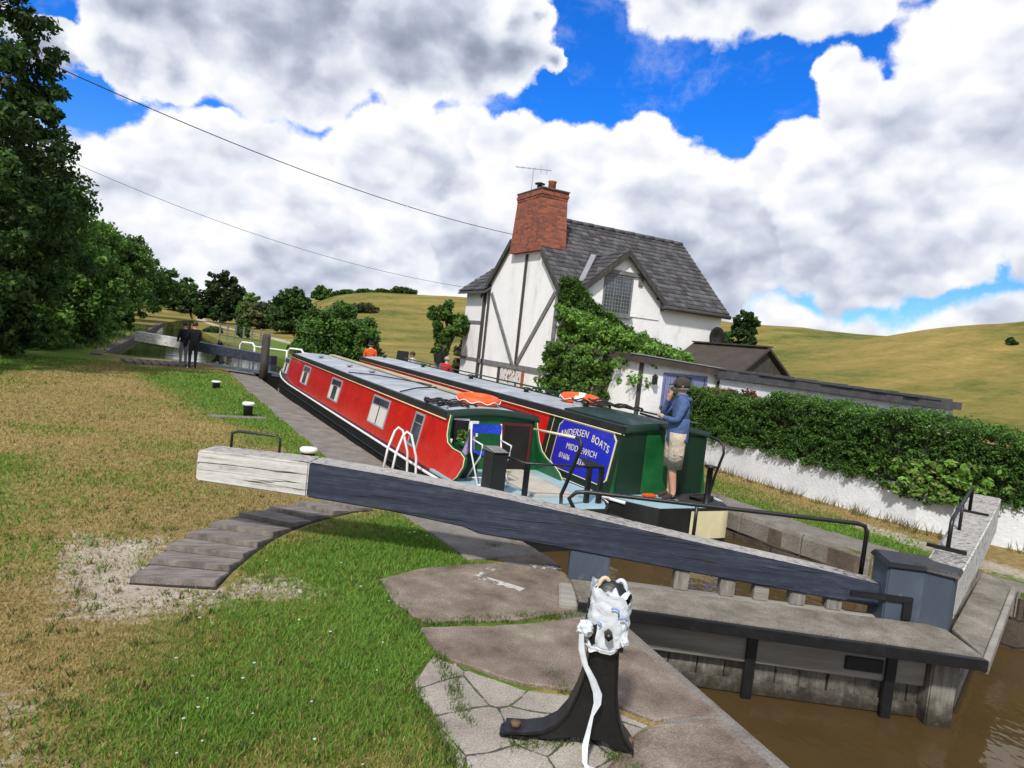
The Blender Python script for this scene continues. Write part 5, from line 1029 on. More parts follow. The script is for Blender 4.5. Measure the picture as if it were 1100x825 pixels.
for k in range(8):
    a, b_ = gp(133+9*k, 387+.6*k), gp(140+9.2*k, 391+.6*k); q = MB(); q.hexa([(a.x-.1, a.y-.05, -.02), (a.x+.1, a.y+.0, -.02), (b_.x+.1, b_.y+.05, -.02), (b_.x-.1, b_.y, -.02)], [(a.x-.1, a.y-.05, .09), (a.x+.1, a.y+.0, .09), (b_.x+.1, b_.y+.05, .09), (b_.x-.1, b_.y, .09)]); q.build('step_board', stonem, us)
for px, py, top, leg, h, lab, rt_, hr in ((196, 394, c_black, c_grey, 1.56, 'person in black top and grey trousers, left of the pair by the upper gate', 25, hairb), (206, 397, c_black, c_black, 1.62, 'person dressed all in black, right of the pair by the upper gate', 15, hairb)):
    g = gp(px, py); person('person', lab, (g.x, g.y, 0), rad(rt_), dict(wL=(-.14, .24, .98), pL=(-.08, .3, 1.0), eL=(-.25, .0, 1.12), wR=(.14, .24, .98), pR=(.08, .3, 1.0)), dict(top=top, sleeve=top, leg=leg, shin=leg, shoe=c_wshoe), h, hair=hr)
SIT = dict(pel=(0, -.05, .5), spi=(0, -.03, .68), che=(0, .02, .89), nek=(0, .03, 1.04), hd0=(0, .05, 1.11), hd1=(0, .07, 1.19), hd2=(0, .055, 1.26), nose=(0, .17, 1.17), hL=(-.1, 0, .48), hR=(.1, 0, .48), kL=(-.11, .42, .5), kR=(.11, .42, .5), aL=(-.11, .42, .1), aR=(.11, .42, .1), tL=(-.12, .57, .04), tR=(.12, .57, .04),
    sL=(-.18, .02, .97), eL=(-.24, .1, .7), wL=(-.14, .32, .62), pL=(-.12, .39, .6), sR=(.18, .02, .97), eR=(.24, .1, .7), wR=(.14, .32, .62), pR=(.12, .39, .6))
def bench(x, y, rot, label):
    z = height(x, y); o = thing('bench', label, 'bench', (x, y, z)); B = lambda: MB((x, y, z), rot); b = B(); b.box(-.6, .6, -.25, .18, .39, .43); b.build('seat', greyt, o)
    for u_ in (-.52, .48): b = B(); b.box(u_, u_+.06, -.2, .14, 0, .388); b.build('leg', greyt, o)

# ------------------------------------------------------------------ lock cottage
HX, HY = 7.0, 12.74                                   # front left corner; gable faces the lock (-X), front faces -Y
hs = thing('cottage', 'white cottage with black timbers, slate roof, brick chimney and dormer window', 'cottage', (HX, HY, 0))
Y1, YR, ZE, ZR, XE = 18.0, 15.35, 3.95, 6.32, 13.42
q = MB(); prof = [(HY, 0), (Y1, 0), (Y1, ZE), (YR, ZR-.1), (HY, ZE)]; q.prism(prof, HX, XE, 'x'); q.build('wall', white, hs)
q = MB(); q.hexa([(HX+.05, Y1+.002, 0), (XE-2, Y1+.002, 0), (XE-2, 20.0, 0), (HX+.05, 20.0, 0)], [(HX+.05, Y1+.002, 3.8), (XE-2, Y1+.002, 5.0), (XE-2, 20.0, 5.0), (HX+.05, 20.0, 3.8)]); q.build('rear_wing', white, hs)
def tiles(name, A, B_, C, D, nrow, ncol, parent, base=(.085, .085, .092), skip=None, th=.03):
    """A-B eave (left to right), D-C ridge; individually laid tiles"""
    A, B_, C, D = map(Vector, (A, B_, C, D)); nrm = (B_-A).cross(D-A).normalized(); nrm = nrm if nrm.z > 0 else -nrm; V = []; F = []; K = []; rr = random.Random(nrow*31+ncol)
    for i in range(nrow):
        f0, f1 = i/nrow, min(1.0, (i+1.25)/nrow); rowt = rr.uniform(.9, 1.1)
        for j in range(ncol):
            o = .5*(i % 2); g0, g1 = max(0, min(1, (j+o-.5)/(ncol-.5))), max(0, min(1, (j+o+.5)/(ncol-.5)))
            if g1-g0 < .2/ncol: continue
            g0 += .03/ncol; g1 -= .03/ncol
            def pt(f, g): return (A.lerp(B_, g)).lerp(D.lerp(C, g), f)
            if skip and skip(pt((f0+f1)/2, (g0+g1)/2)): continue
            lift = nrm*(th*rr.uniform(.8, 1.35)); lo = nrm*.004; p = [pt(f0, g0)+lift, pt(f0, g1)+lift, pt(f1, g1)+lo, pt(f1, g0)+lo, pt(f0, g0), pt(f0, g1)]
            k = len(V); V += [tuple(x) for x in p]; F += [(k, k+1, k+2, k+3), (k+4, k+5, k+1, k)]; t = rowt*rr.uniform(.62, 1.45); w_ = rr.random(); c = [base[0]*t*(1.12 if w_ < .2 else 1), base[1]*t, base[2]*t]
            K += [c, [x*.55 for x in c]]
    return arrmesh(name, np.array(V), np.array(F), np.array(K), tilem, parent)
OV = .22
sl_ = (ZR-ZE)/(YR-HY)
RX0, RX1 = HX-.12, XE+.12
q = MB(); th = .06
for s_, y0 in ((1, HY), (-1, Y1)):
    
    for xa, xb, cut in ((RX0, 7.75, 0), (7.75, 10.75, s_ > 0), (10.75, RX1, 0)):
        ye = y0-s_*OV if not cut else HY+.75; ze = ZE+(ye-y0)*s_*sl_+.02; q.hexa([(xa, ye, ze-.05), (xb, ye, ze-.05), (xb, YR, ZR-.05), (xa, YR, ZR-.05)], [(xa, ye, ze+.02), (xb, ye, ze+.02), (xb, YR, ZR+.02), (xa, YR, ZR+.02)])
roof = q.build('roof', slate, hs)
DX0, DX1, DXC, DZE, DZR = 7.75, 10.75, 9.2, 4.0, 5.28
def in_dormer(p): return p.z < DZR-abs(p.x-DXC)*.86-.06 and p.y < HY+(DZR-abs(p.x-DXC)*.86-ZE)/sl_-.03
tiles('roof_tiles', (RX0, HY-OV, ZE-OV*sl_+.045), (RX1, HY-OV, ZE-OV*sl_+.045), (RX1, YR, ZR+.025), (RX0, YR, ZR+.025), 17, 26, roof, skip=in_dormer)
q = MB()
for k in range(15): q.tube([(RX0+.02+.44*k, YR, ZR+.045), (RX0+.44*k+.43, YR, ZR+.045+.01*(k % 2))], .085, 8)
q.build('ridge_tiles', slate, roof)
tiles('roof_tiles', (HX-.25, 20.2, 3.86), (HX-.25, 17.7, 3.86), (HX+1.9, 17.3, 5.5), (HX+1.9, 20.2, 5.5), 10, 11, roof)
q = MB(); q.hexa([(HX-.25, 17.7, 3.74), (HX-.25, 20.2, 3.74), (HX+1.9, 20.2, 5.38), (HX+1.9, 17.3, 5.38)], [(HX-.25, 17.7, 3.82), (HX-.25, 20.2, 3.82), (HX+1.9, 20.2, 5.47), (HX+1.9, 17.3, 5.47)]); q.build('wing_roof_deck', slate, roof)
# barge boards, gutter
for name, a, b_ in (('barge_board', (HY-OV, ZE-OV*sl_-.02), (13.95, ZE+1.22*sl_-.02)), ('barge_board', (Y1+OV, ZE-OV*sl_-.02), (16.25, ZE+1.75*sl_-.02))):
    q = MB(); q.hexa([(RX0-.03, a[0], a[1]-.16), (RX0+.01, a[0], a[1]-.16), (RX0+.01, a[0], a[1]+.05), (RX0-.03, a[0], a[1]+.05)], [(RX0-.03, b_[0], b_[1]-.16), (RX0+.01, b_[0], b_[1]-.16), (RX0+.01, b_[0], b_[1]+.05), (RX0-.03, b_[0], b_[1]+.05)]); q.build(name, timber, hs)
q = MB(); q.tube([(DX1+.02, HY-OV-.05, ZE-OV*sl_-.03), (RX1, HY-OV-.05, ZE-OV*sl_-.05)], .07, 8); q.tube([(DX1+.05, HY-.06, ZE-.3), (DX1+.03, HY-OV-.05, ZE-OV*sl_-.03)], .06, 8); q.build('gutter', timber, hs)
# dormer: gable flush with the front wall
q = MB(); q.prism([(DX0, 3.3), (DX1, 3.3), (DX1, DZE), (DXC, DZR-.06), (DX0, DZE)], HY-.03, HY+.1, 'y'); dm = q.build('dormer_gable', white, hs)
for sx in (-1, 1):
    xe = DXC+sx*1.66; ze = DZR-1.66*.86; yb_ = HY+(DZR-ZE)/sl_
    tiles('dormer_tiles', (xe, HY-.2, ze+.03), (xe, HY+max(.02, (ze-ZE)/sl_), ze+.03), (DXC, yb_, DZR+.03), (DXC, HY-.2, DZR+.03), 9, 8, roof)
    q = MB(); q.hexa([(xe, HY-.2, ze-.06), (DXC, HY-.2, DZR-.06), (DXC, yb_, DZR-.06), (xe, HY+.05, ze-.06)], [(xe, HY-.2, ze+.01), (DXC, HY-.2, DZR+.01), (DXC, yb_, DZR+.01), (xe, HY+.05, ze+.01)]); q.build('dormer_roof_deck', slate, roof)
    q = MB(); q.hexa([(xe, HY-.24, ze-.17), (DXC, HY-.24, DZR-.17), (DXC, HY-.202, DZR-.17), (xe, HY-.202, ze-.17)], [(xe, HY-.24, ze+.03), (DXC, HY-.24, DZR+.03), (DXC, HY-.202, DZR+.03), (xe, HY-.202, ze+.03)]); q.build('barge_board', timber, hs)
q = MB(); q.hexa([(DX0-.1, HY+.12, 4.02), (DX0+.06, HY+.12, 4.02), (DXC-.3, 13.95, 5.12), (DXC-.5, 13.95, 5.12)], [(DX0-.12, HY+.1, 4.11), (DX0+.06, HY+.1, 4.11), (DXC-.3, 13.95, 5.2), (DXC-.5, 13.95, 5.2)]); q.build('valley_flashing', lead, roof)
def window(parent, x0, x1, z0, z1, y, frame, bars, leaded=False):
    f = MB(); k = .06
    f.box(x0, x1, y-.03, y+.02, z0, z0+k); f.box(x0, x1, y-.03, y+.02, z1-k, z1); f.box(x0, x0+k, y-.03, y+.02, z0+k, z1-k); f.box(x1-k, x1, y-.03, y+.02, z0+k, z1-k)
    w = f.build('window', frame, parent, bevel=.004, seg=1)
    f = MB(); f.box(x0+k, x1-k, y-.012, y-.006, z0+k, z1-k); f.build('pane', glass, w)
    f = MB(); n = bars[0]
    for i in range(1, n): xx = x0+k+(x1-x0-2*k)*i/n; f.box(xx-.018, xx+.018, y-.028, y-.012, z0+k, z1-k)
    for i in range(1, bars[1]): zz_ = z0+k+(z1-z0-2*k)*i/bars[1]; f.box(x0+k, x1-k, y-.024, y-.013, zz_-.012, zz_+.012)
    f.build('glazing_bars', frame, w)
    if leaded:
        f = MB(); rr = random.Random(2)
        for i in range(1, 9): xx = x0+k+(x1-x0-2*k)*i/9; f.box(xx-.005, xx+.005, y-.0155, y-.0125, z0+k, z1-k)
        for i in range(1, 10): zz_ = z0+k+(z1-z0-2*k)*i/10; f.box(x0+k, x1-k, y-.0157, y-.0127, zz_-.005, zz_+.005)
        f.build('lead_lattice', lead, w)
    return w
window(hs, 8.5, 9.58, 3.3, 4.52, HY-.03, greyt, (3, 2), True)
q = MB(); q.box(8.2, 9.95, HY-.09, HY-.031, 4.53, 4.66); q.build('lintel', greyt, hs, bevel=.008)
for x in (8.2, 9.78): q = MB(); q.box(x, x+.16, HY-.08, HY-.031, 4.28, 4.528); q.build('lintel_block', greyt, hs, bevel=.008)
q = MB(); q.box(8.42, 9.66, HY-.12, HY-.031, 3.22, 3.295); q.build('window_sill', greyt, hs)
# gable timbers
def timb(y0, z0, y1, z1, w, m=timber):
    d = Vector((y1-y0, z1-z0)); n = Vector((-d.y, d.x)).normalized()*w/2; b = MB(); b.prism([(y0+n.x, z0+n.y), (y1+n.x, z1+n.y), (y1-n.x, z1-n.y), (y0-n.x, z0-n.y)], HX-.045, HX+.01, 'x'); b.build('timber', m, hs)
timb(18.16, .1, 18.16, 3.92, .15); timb(17.75, .1, 17.75, 3.9, .13); timb(17.55, 3.75, 15.35, 1.36, .15, greyt); timb(15.1, 5.0, 15.1, 1.38, .13); timb(12.98, 3.7, 15.05, 1.36, .16, greyt); timb(12.74, 1.29, 18.1, 1.29, .16, greyt)
timb(16.3, .1, 16.3, 1.2, .14); timb(14.5, .1, 14.5, 1.2, .14, brickd); timb(12.82, 0, 12.82, 3.8, .16, greyt)
for z_ in (1.25, 2.64): q = MB(); q.box(HX+.02, HX+.05, 18.26, 19.98, z_, z_+.11); q.build('wing_timber', greyt, hs)
peel = worn('peeling_render', (.7, .69, .67), (.22, .09, .06), .55, 7, .9)
q = MB(); q.box(HX-.012, HX+.01, 14.6, 16.2, .02, 1.2); q.build('peeling_panel', peel, hs)
# chimney
ch = [(14.02, 16.25, 5.05), (14.08, 16.15, 5.7), (14.2, 16.0, 6.2), (14.25, 15.95, 6.75)]
q = MB(); q.hexa([(HX-.2, 14.0, 5.05), (HX+.78, 14.0, 5.05), (HX+.78, 16.08, 5.05), (HX-.2, 16.08, 5.05)], [(HX-.16, 14.25, 6.75), (HX+.78, 14.25, 6.75), (HX+.78, 15.95, 6.75), (HX-.16, 15.95, 6.75)])
cm = weld(q.build('chimney', brick, hs))
for g, z0, z1 in ((.015, 6.752, 6.83), (.035, 6.832, 6.91), (.02, 6.912, 7.0)): q = MB(); q.box(HX-.155-g, HX+.78+g, 14.25-g, 15.95+g, z0, z1); q.build('chimney_course', brick, cm)
q = MB(); q.box(HX-.2, HX+.83, 14.18, 16.02, 7.001, 7.05); q.build('chimney_capping', stonem, cm, bevel=.02)
q = MB(); q.lathe([(.13, 0), (.12, .25), (.14, .27), (.14, .31), (.1, .31)], (HX+.35, 14.6, 7.05), 14); q.build('chimney_pot', brickd, cm)
q = MB(); q.lathe([(.12, 0), (.12, .18), (.09, .2), (.09, .3)], (HX+.35, 15.45, 7.05), 14); q.lathe([(.17, .34), (.17, .37), (.02, .42)], (HX+.35, 15.45, 7.05), 14); q.tube([(HX+.35, 15.45, 7.1), (HX+.35, 15.45, 7.45)], .02, 6); q.build('metal_cowl', iron, cm)
q = MB(); x, y = HX+.2, 15.75; q.tube([(x, y, 6.3), (x, y, 7.95)], .014, 6)
ed = (CR-Vector((0, 0, CR.z))).normalized()
q.tube([(x-ed.x*.6, y-ed.y*.6, 7.93), (x+ed.x*.6, y+ed.y*.6, 7.93)], .012, 5)
for k in range(6): px_ = -.55+.2*k; q.tube([(x+ed.x*px_, y+ed.y*px_-.0, 7.93-.14), (x+ed.x*px_, y+ed.y*px_, 7.93+.14)] if k > 3 else [(x+ed.x*px_-ed.y*.16, y+ed.y*px_+ed.x*.16, 7.93), (x+ed.x*px_+ed.y*.16, y+ed.y*px_-ed.x*.16, 7.93)], .006, 4)
q.build('television_aerial', lead, hs)
q = MB(); q.lathe([(.002, .12), (.2, .08), (.34, .0), (.33, -.01), (.18, .06), (.002, .09)], (13.0, HY-.35, 3.0), 20, axis='y'); q.tube([(13.0, HY-.02, 2.85), (13.0, HY-.3, 2.95)], .02, 6); q.tube([(12.9, HY-.4, 2.8), (12.66, HY-.6, 2.92)], .015, 5); q.build('satellite_dish', iron, hs)
# porch / lean-to in front
po = thing('porch_extension', 'low white lean-to with a blue framed window and two black lanterns', 'extension', (6.9, 8.2, 0)); PX0, PX1, PY = 6.85, 9.55, 8.2
q = MB(); q.hexa([(PX0, PY, 0), (PX1, PY, 0), (PX1, HY-.02, 0), (PX0, HY-.02, 0)], [(PX0, PY, 1.98), (PX1, PY, 1.82), (PX1, HY-.02, 1.95), (PX0, HY-.02, 2.1)]); q.build('wall', white, po)
q = MB(); q.hexa([(PX0-.15, PY-.18, 1.95), (PX1+.1, PY-.18, 1.80), (PX1+.1, HY-.02, 1.97), (PX0-.15, HY-.02, 2.12)], [(PX0-.15, PY-.18, 2.12), (PX1+.1, PY-.18, 1.97), (PX1+.1, HY-.02, 2.1), (PX0-.15, HY-.02, 2.25)]); q.build('flat_roof', felt, po)
q = MB(); q.hexa([(PX0-.17, PY-.2, 2.124), (PX1+.12, PY-.2, 1.974), (PX1+.12, PY+.25, 1.98), (PX0-.17, PY+.25, 2.13)], [(PX0-.17, PY-.2, 2.15), (PX1+.12, PY-.2, 2.0), (PX1+.12, PY+.25, 2.006), (PX0-.17, PY+.25, 2.156)]); q.build('roof_trim', lead, po)
q = MB(); q.box(PX0-.03, PX0+.05, PY-.035, PY+.04, 0, 1.94); q.build('corner_post', timber, po)
blf = mat('blue_frame_paint', [(.3, (.09, .11, .26)), (.7, (.17, .2, .4))], 4, 4, .5); bcu = mat('blue_curtain', [(.3, (.08, .09, .24)), (.7, (.3, .33, .48))], 14, 4, .9, stretch=(6, 1, .3))
window(po, 7.55, 8.95, .85, 1.76, PY, blf, (3, 1))
for x0, x1 in ((7.63, 7.95), (8.5, 8.87)):
    q = MB(); q.grid([[(x, PY-.014-.003*math.sin(x*70), z) for x in np.linspace(x0, x1, 14)] for z in (.92, 1.7)]); q.build('curtain', bcu, po)
for x in (7.22, 9.3):
    q = MB(); q.box(x-.045, x+.045, PY-.16, PY-.06, 1.45, 1.62); q.hexa([(x-.06, PY-.18, 1.622), (x+.06, PY-.18, 1.622), (x+.06, PY-.04, 1.622), (x-.06, PY-.04, 1.622)], [(x-.01, PY-.12, 1.7), (x+.01, PY-.12, 1.7), (x+.01, PY-.1, 1.7), (x-.01, PY-.1, 1.7)]); q.tube([(x, PY-.01, 1.5), (x, PY-.1, 1.44)], .012, 5); q.build('wall_lantern', iron, po)
# long low outbuilding behind the hedge
lo = thing('outbuilding', 'long low white outbuilding with a dark slate edged roof behind the hedge', 'outbuilding', (9.2, 2, 0)); LX, LY0, LY1 = 9.25, 2.4, 8.05
q = MB(); q.box(LX, LX+.42, LY0, LY1, 0, 1.74); q.build('wall', wallw, lo)
q = MB(); q.hexa([(LX-.12, LY0-.1, 1.742), (LX+.5, LY0-.1, 1.742), (LX+.5, LY1, 1.76), (LX-.12, LY1, 1.76)], [(LX-.12, LY0-.1, 1.88), (LX+.5, LY0-.1, 1.88), (LX+.5, LY1, 1.98), (LX-.12, LY1, 1.98)]); q.build('roof', slate, lo)
q = MB(); y = LY0-.1; rr = random.Random(6)
while y < LY1-.3: w_ = rr.uniform(.28, .42); z_ = 1.885+.1*(y-LY0)/6; q.box(LX-.15+rr.uniform(-.02, .02), LX+.2, y, y+w_-.015, z_, z_+rr.uniform(.03, .06)); y += w_
q.build('coping_slates', slate, lo)
# dark roofed shed
sh = thing('shed', 'dark brown felt roofed shed with a black gable behind the lean-to', 'shed', (11.2, 9.2, 0)); SX0, SX1, SXC, SY0, SY1 = 11.25, 12.95, 12.1, 9.2, 12.4
q = MB(); q.prism([(SX0+.1, 0), (SX1-.1, 0), (SX1-.1, 2.0), (SXC, 2.62), (SX0+.1, 2.0)], SY0+.15, SY1, 'y'); q.build('wall', timber, sh)
q = MB()
for xe in (SX0-.12, SX1+.12): q.hexa([(xe, SY0, 1.9), (SXC, SY0, 2.66), (SXC, SY1+.05, 2.66), (xe, SY1+.05, 1.9)], [(xe, SY0, 1.97), (SXC, SY0, 2.74), (SXC, SY1+.05, 2.74), (xe, SY1+.05, 1.97)])
rs = q.build('roof', felt, sh)
q = MB()
for k in range(7): q.box(SXC-.13, SXC+.13, SY0+.46*k+.02, SY0+.46*k+.45, 2.735, 2.775)
q.build('ridge_tiles', felt, rs)

# ------------------------------------------------------------------ garden wall
gw = [(7.9, -4.2), (7.55, -.9), (6.95, .2), (6.62, .9), (6.52, 2.2), (6.55, 4.1), (6.7, 5.4), (6.8, 8.1)]
q = MB()
for (x0, y0), (x1, y1) in zip(gw[:-1], gw[1:]): q.hexa([(x0, y0, -.1), (x0+.24, y0, -.1), (x1+.24, y1, -.1), (x1, y1, -.1)], [(x0, y0, .6), (x0+.24, y0, .6), (x1+.24, y1, .6), (x1, y1, .6)])
tag(weld(q.build('garden_wall', wallw)), 'low white painted garden wall under the overhanging hedge', 'garden wall')

# ------------------------------------------------------------------ foliage
def leaves(name, clumps, per, size, cols, parent, up=.35, flat=0.0, seed=1, mat_=None):
    """clumps: (x, y, z, r, tone, droop)"""
    rg_ = np.random.default_rng(seed); c = np.array([k[:3] for k in clumps]); r = np.array([k[3] for k in clumps]); tone = np.array([k[4] for k in clumps]); n = len(c)
    idx = np.repeat(np.arange(n), per); m = len(idx); d = rg_.normal(size=(m, 3)); d /= np.linalg.norm(d, axis=1)[:, None]; rad_ = rg_.random(m)**.45
    P = c[idx]+d*(r[idx]*rad_)[:, None]*np.array([1, 1, .8])
    nrm = d*.7+rg_.normal(size=(m, 3))*.6+np.array([0, 0, up]); nrm /= np.linalg.norm(nrm, axis=1)[:, None]
    t = np.cross(nrm, rg_.normal(size=(m, 3))); t /= np.linalg.norm(t, axis=1)[:, None]; b = np.cross(nrm, t); s = size*(.6+.8*rg_.random(m))[:, None]
    V = np.stack([P-t*s, P+b*s*.55, P+t*s, P-b*s*.55], 1).reshape(-1, 3); Q = np.arange(4*m).reshape(m, 4)
    cols = np.array(cols); ci = rg_.integers(0, len(cols), m); K = cols[ci]*(tone[idx]*(.72+.56*rg_.random(m)))[:, None]
    return arrmesh(name, V, Q, K, mat_ or leafm, parent)
DARKG = [(.024, .062, .012), (.038, .09, .016), (.054, .11, .02)]; MIDG = [(.045, .11, .016), (.065, .14, .021), (.085, .165, .027)]; LITG = [(.075, .175, .024), (.11, .22, .034), (.135, .25, .043)]; OLV = [(.06, .075, .024), (.085, .095, .03), (.05, .072, .02)]
def tree(name, label, x, y, h, rx, ry, zlow, cols, nclump, per, leaf, seed, lobes=9, trunk=.2, gaps=.3, cat='tree', group=None, z0=None, lean=(0, 0), rough=.5):
    rr = random.Random(seed); z0 = height(x, y) if z0 is None else z0; o = thing(name, label, cat, (x, y, z0), group)
    b = MB(); top = h*.8; pts = [(x+lean[0]*k+rr.uniform(-.08, .08)*k*3, y+lean[1]*k, z0-.1+top*k) for k in np.linspace(0, 1, 6)]; b.tube(pts, [trunk*(1-.8*k) for k in np.linspace(0, 1, 6)], 9); b.build('trunk', bark, o)
    zc = z0+(h+zlow)/2; rz = (h-zlow)/2; L_ = [(x+lean[0]*.6, y+lean[1]*.6, zc, 1.0*.62)]
    for k in range(lobes):
        a = rr.random()*2*PI; e = rr.uniform(-.75, 1.0); ce = math.cos(e*1.35); rr_l = rr.uniform(.3, .48); q_ = 1-rr_l*.8
        L_.append((x+rx*ce*math.cos(a)*q_, y+ry*ce*math.sin(a)*q_, zc+rz*math.sin(e*1.35)*q_, rr_l))
    limb = MB(); nl = 0
    for l in L_[1:]:
        s0 = pts[rr.choice((2, 3, 4))]; mid = Vector(s0).lerp(Vector(l[:3]), .5)+Vector((0, 0, .06*h)); limb.tube([s0, mid, l[:3]], [trunk*.38, trunk*.22, trunk*.08], 6); nl += 1
    limb.build('limbs', bark, o)
    cl = []
    for k in range(nclump):
        l = rr.choice(L_); d = Vector((rr.gauss(0, 1), rr.gauss(0, 1), rr.gauss(0, 1))).normalized(); q_ = rr.random()**.4; sz = l[3]
        p = (l[0]+d.x*rx*sz*q_*1.1, l[1]+d.y*ry*sz*q_*1.1, l[2]+d.z*rz*sz*q_*1.15); 
        if p[2] < z0+zlow*.75: continue
        r_ = rx*rr.uniform(.09, .19)*(1.3 if nclump < 90 else 1); cl.append((*p, r_, rr.choice((.6, .85, 1, 1.1, 1.45))))
    leaves('crown', cl, per, leaf, cols, o, seed=seed); return o
def bush(name, label, x, y, h, rx, ry, cols, n, per, leaf, seed, cat='bush', group=None, z0=None, kind=None):
    rr = random.Random(seed); z0 = height(x, y) if z0 is None else z0; o = thing(name, label, cat, (x, y, z0), group); b = MB()
    for k in range(6): a = rr.random()*6.28; b.tube([(x+.1*math.cos(a), y+.1*math.sin(a), z0-.05), (x+rx*.4*math.cos(a), y+ry*.4*math.sin(a), z0+h*.55)], [.045, .012], 5)
    b.build('stems', bark, o); cl = []
    for k in range(n):
        d = Vector((rr.gauss(0, 1), rr.gauss(0, 1), abs(rr.gauss(0, 1))*1.1)).normalized(); q_ = rr.random()**.33*rr.uniform(.8, 1.08); cl.append((x+d.x*rx*q_, y+d.y*ry*q_, z0+.08*h+d.z*h*.85*q_, rx*rr.uniform(.1, .22), rr.choice((.6, .9, 1, 1.15, 1.5))))
    leaves('foliage', cl, per, leaf, cols, o, seed=seed); return o
TG = 'trees along the left bank'
# (x, y, height, rx, ry, clear stem, colours, clumps, leaves per clump, leaf size)
for i, (x, y, h, rx, ry, zl, cols, n, per, lf, lab) in enumerate([
    (-7.9, 16.6, 11.6, 2.1, 2.3, 1.0, DARKG, 300, 90, .08, 'tall dark tree at the left edge, topmost of the row'),
    (-7.8, 21.3, 7.0, 2.8, 2.7, .7, DARKG+MIDG[:1], 300, 90, .08, 'dark open branched tree just right of the tallest left tree'),
    (-7.9, 28.5, 6.3, 2.8, 3.2, .4, MIDG+LITG, 330, 90, .09, 'green tree with low branches, third along the left bank'),
    (-7.8, 37, 6.4, 3.0, 3.6, .4, MIDG, 300, 85, .10, 'rounded tree, fourth along the left bank'),
    (-7.9, 48, 6.8, 3.3, 4.5, .4, MIDG+LITG[:1], 270, 80, .12, 'mid green tree, fifth along the left bank'),
    (-8, 62, 7.6, 4.0, 5.5, .3, MIDG, 250, 75, .15, 'dark tree, sixth along the left bank towards the bend'),
    (-7.5, 82, 8.4, 5, 7, .3, MIDG+DARKG, 230, 70, .19, 'broad green tree, seventh along the left bank near the bend'),
    (-6.5, 112, 9.0, 5.2, 8, .3, MIDG+DARKG, 220, 70, .26, 'far dark tree where the left bank row meets the bend')]):
    tree('bank_tree', lab, x, y, h, rx, ry, zl, cols, n, per, lf, 40+i, group=TG, trunk=.17+.01*i, z0=0)
for i, (x, y, h, rx, ry, cols, lab) in enumerate([(-8.3, 15.5, 1.9, 1.3, 1.7, MIDG, 'low green bush under the tallest left tree'), (-7.9, 20.6, 2.2, 1.3, 2.0, DARKG, 'dark shrub by the turf at the foot of the second left tree'), (-7.6, 25.5, 2.0, 1.3, 2.2, LITG, 'pale green bush beside the waterside grass'), (-7.4, 31.5, 2.4, 1.4, 2.6, MIDG, 'green bush beyond the stone edging of the pound'), (-7.2, 39, 2.4, 1.5, 3, LITG, 'light green bush far along the left bank'), (-7.0, 50, 2.6, 1.7, 3.6, MIDG, 'green scrub farthest along the left bank')]):
    bush('bank_bush', lab, x, y, h, rx, ry, cols, 110, 60, .085+.012*i, 70+i, group='bushes under the left bank trees', z0=0)
def at_az(px, d): 
    a = azel(px, float(np.interp(px, (0, 205, 550, 735, 1100), (308, 331, 368, 388, 428))))[0]; return CAM.x+d*math.sin(a), CAM.y+d*math.cos(a)
def far(px, d, top, width, cols, n, per, lf, seed, name, lab, fn=None, cat='tree', lobes=8, group=None, low=.08, sink=0):
    x, y = at_az(px, d); hz = float(np.interp(px, (0, 205, 550, 735, 1100), (308, 331, 368, 388, 428))); z0 = height(x, y)-sink; h = max(.5, 2.1+azel(px, top)[1]*d-z0); r = width/2/FPX*d
    if low > .2: return tree(name, lab, x, y, h, r, r, h*low, cols, n, per, lf, seed, cat=cat, lobes=lobes, trunk=.03*h+.05, group=group, z0=z0)
    return bush(name, lab, x, y, h, r, r, cols, int(n*1.7), int(per*1.3), lf*.68, seed, cat=cat, group=group, z0=z0)
far(238, 125, 286, 48, [tuple(c*.6 for c in q_) for q_ in DARKG], 130, 55, .42, 101, 'field_tree', 'large round dark tree standing alone on the left field', low=.05)
far(197, 150, 297, 34, DARKG, 90, 45, .5, 102, 'field_tree', 'dark tree at the end of the bank row beside the round field tree')
far(268, 118, 312, 26, LITG, 60, 40, .35, 103, 'field_bush', 'yellow green bush right of the round field tree', bush, 'bush')
far(285, 95, 322, 56, OLV, 110, 50, .3, 104, 'scrub', 'olive scrub patch beside the pale track on the hill', bush, 'scrub')
far(313, 82, 304, 50, DARKG, 150, 50, .3, 105, 'field_tree', 'dark spreading tree on the hill right of the scrub', low=.02)
far(343, 132, 305, 22, MIDG, 60, 40, .4, 106, 'field_tree', 'small light green tree on the skyline left of the hedgerow')
for k, (px, top, w_) in enumerate(((372, 312, 22), (390, 313, 20), (408, 311, 18), (430, 309, 32), (360, 313, 14))):
    far(px, 136, top, w_, DARKG, 40, 40, .42, 110+k, 'skyline_bush', ('second bush from the left on the hill skyline', 'middle bush of the hill skyline row', 'fourth bush on the hill skyline, beside the widest', 'widest and rightmost dark bush on the hill skyline', 'smallest bush at the left end of the hill skyline row')[k], bush, 'bush', group='dark bushes along the hill skyline')
far(389, 100, 326, 34, OLV, 60, 45, .3, 120, 'field_bush', 'olive gorse bush on the brown slope above the boats', bush, 'bush')
far(365, 38, 326, 92, MIDG+LITG[:1], 260, 75, .14, 121, 'large_bush', 'big rounded green bush behind the bows of the boats', bush, 'bush')
far(480, 27, 326, 46, MIDG, 70, 55, .13, 122, 'garden_tree', 'small open leaved tree left of the cottage gable', low=.3)
far(505, 30, 350, 40, OLV, 60, 50, .12, 123, 'garden_bush', 'low bush hiding the base of the cottage rear wing', bush, 'bush')
far(792, 32, 318, 44, [tuple(c*.8 for c in q_) for q_ in DARKG], 110, 60, .16, 124, 'garden_tree', 'dark tree rising behind the right end of the cottage', low=.05)
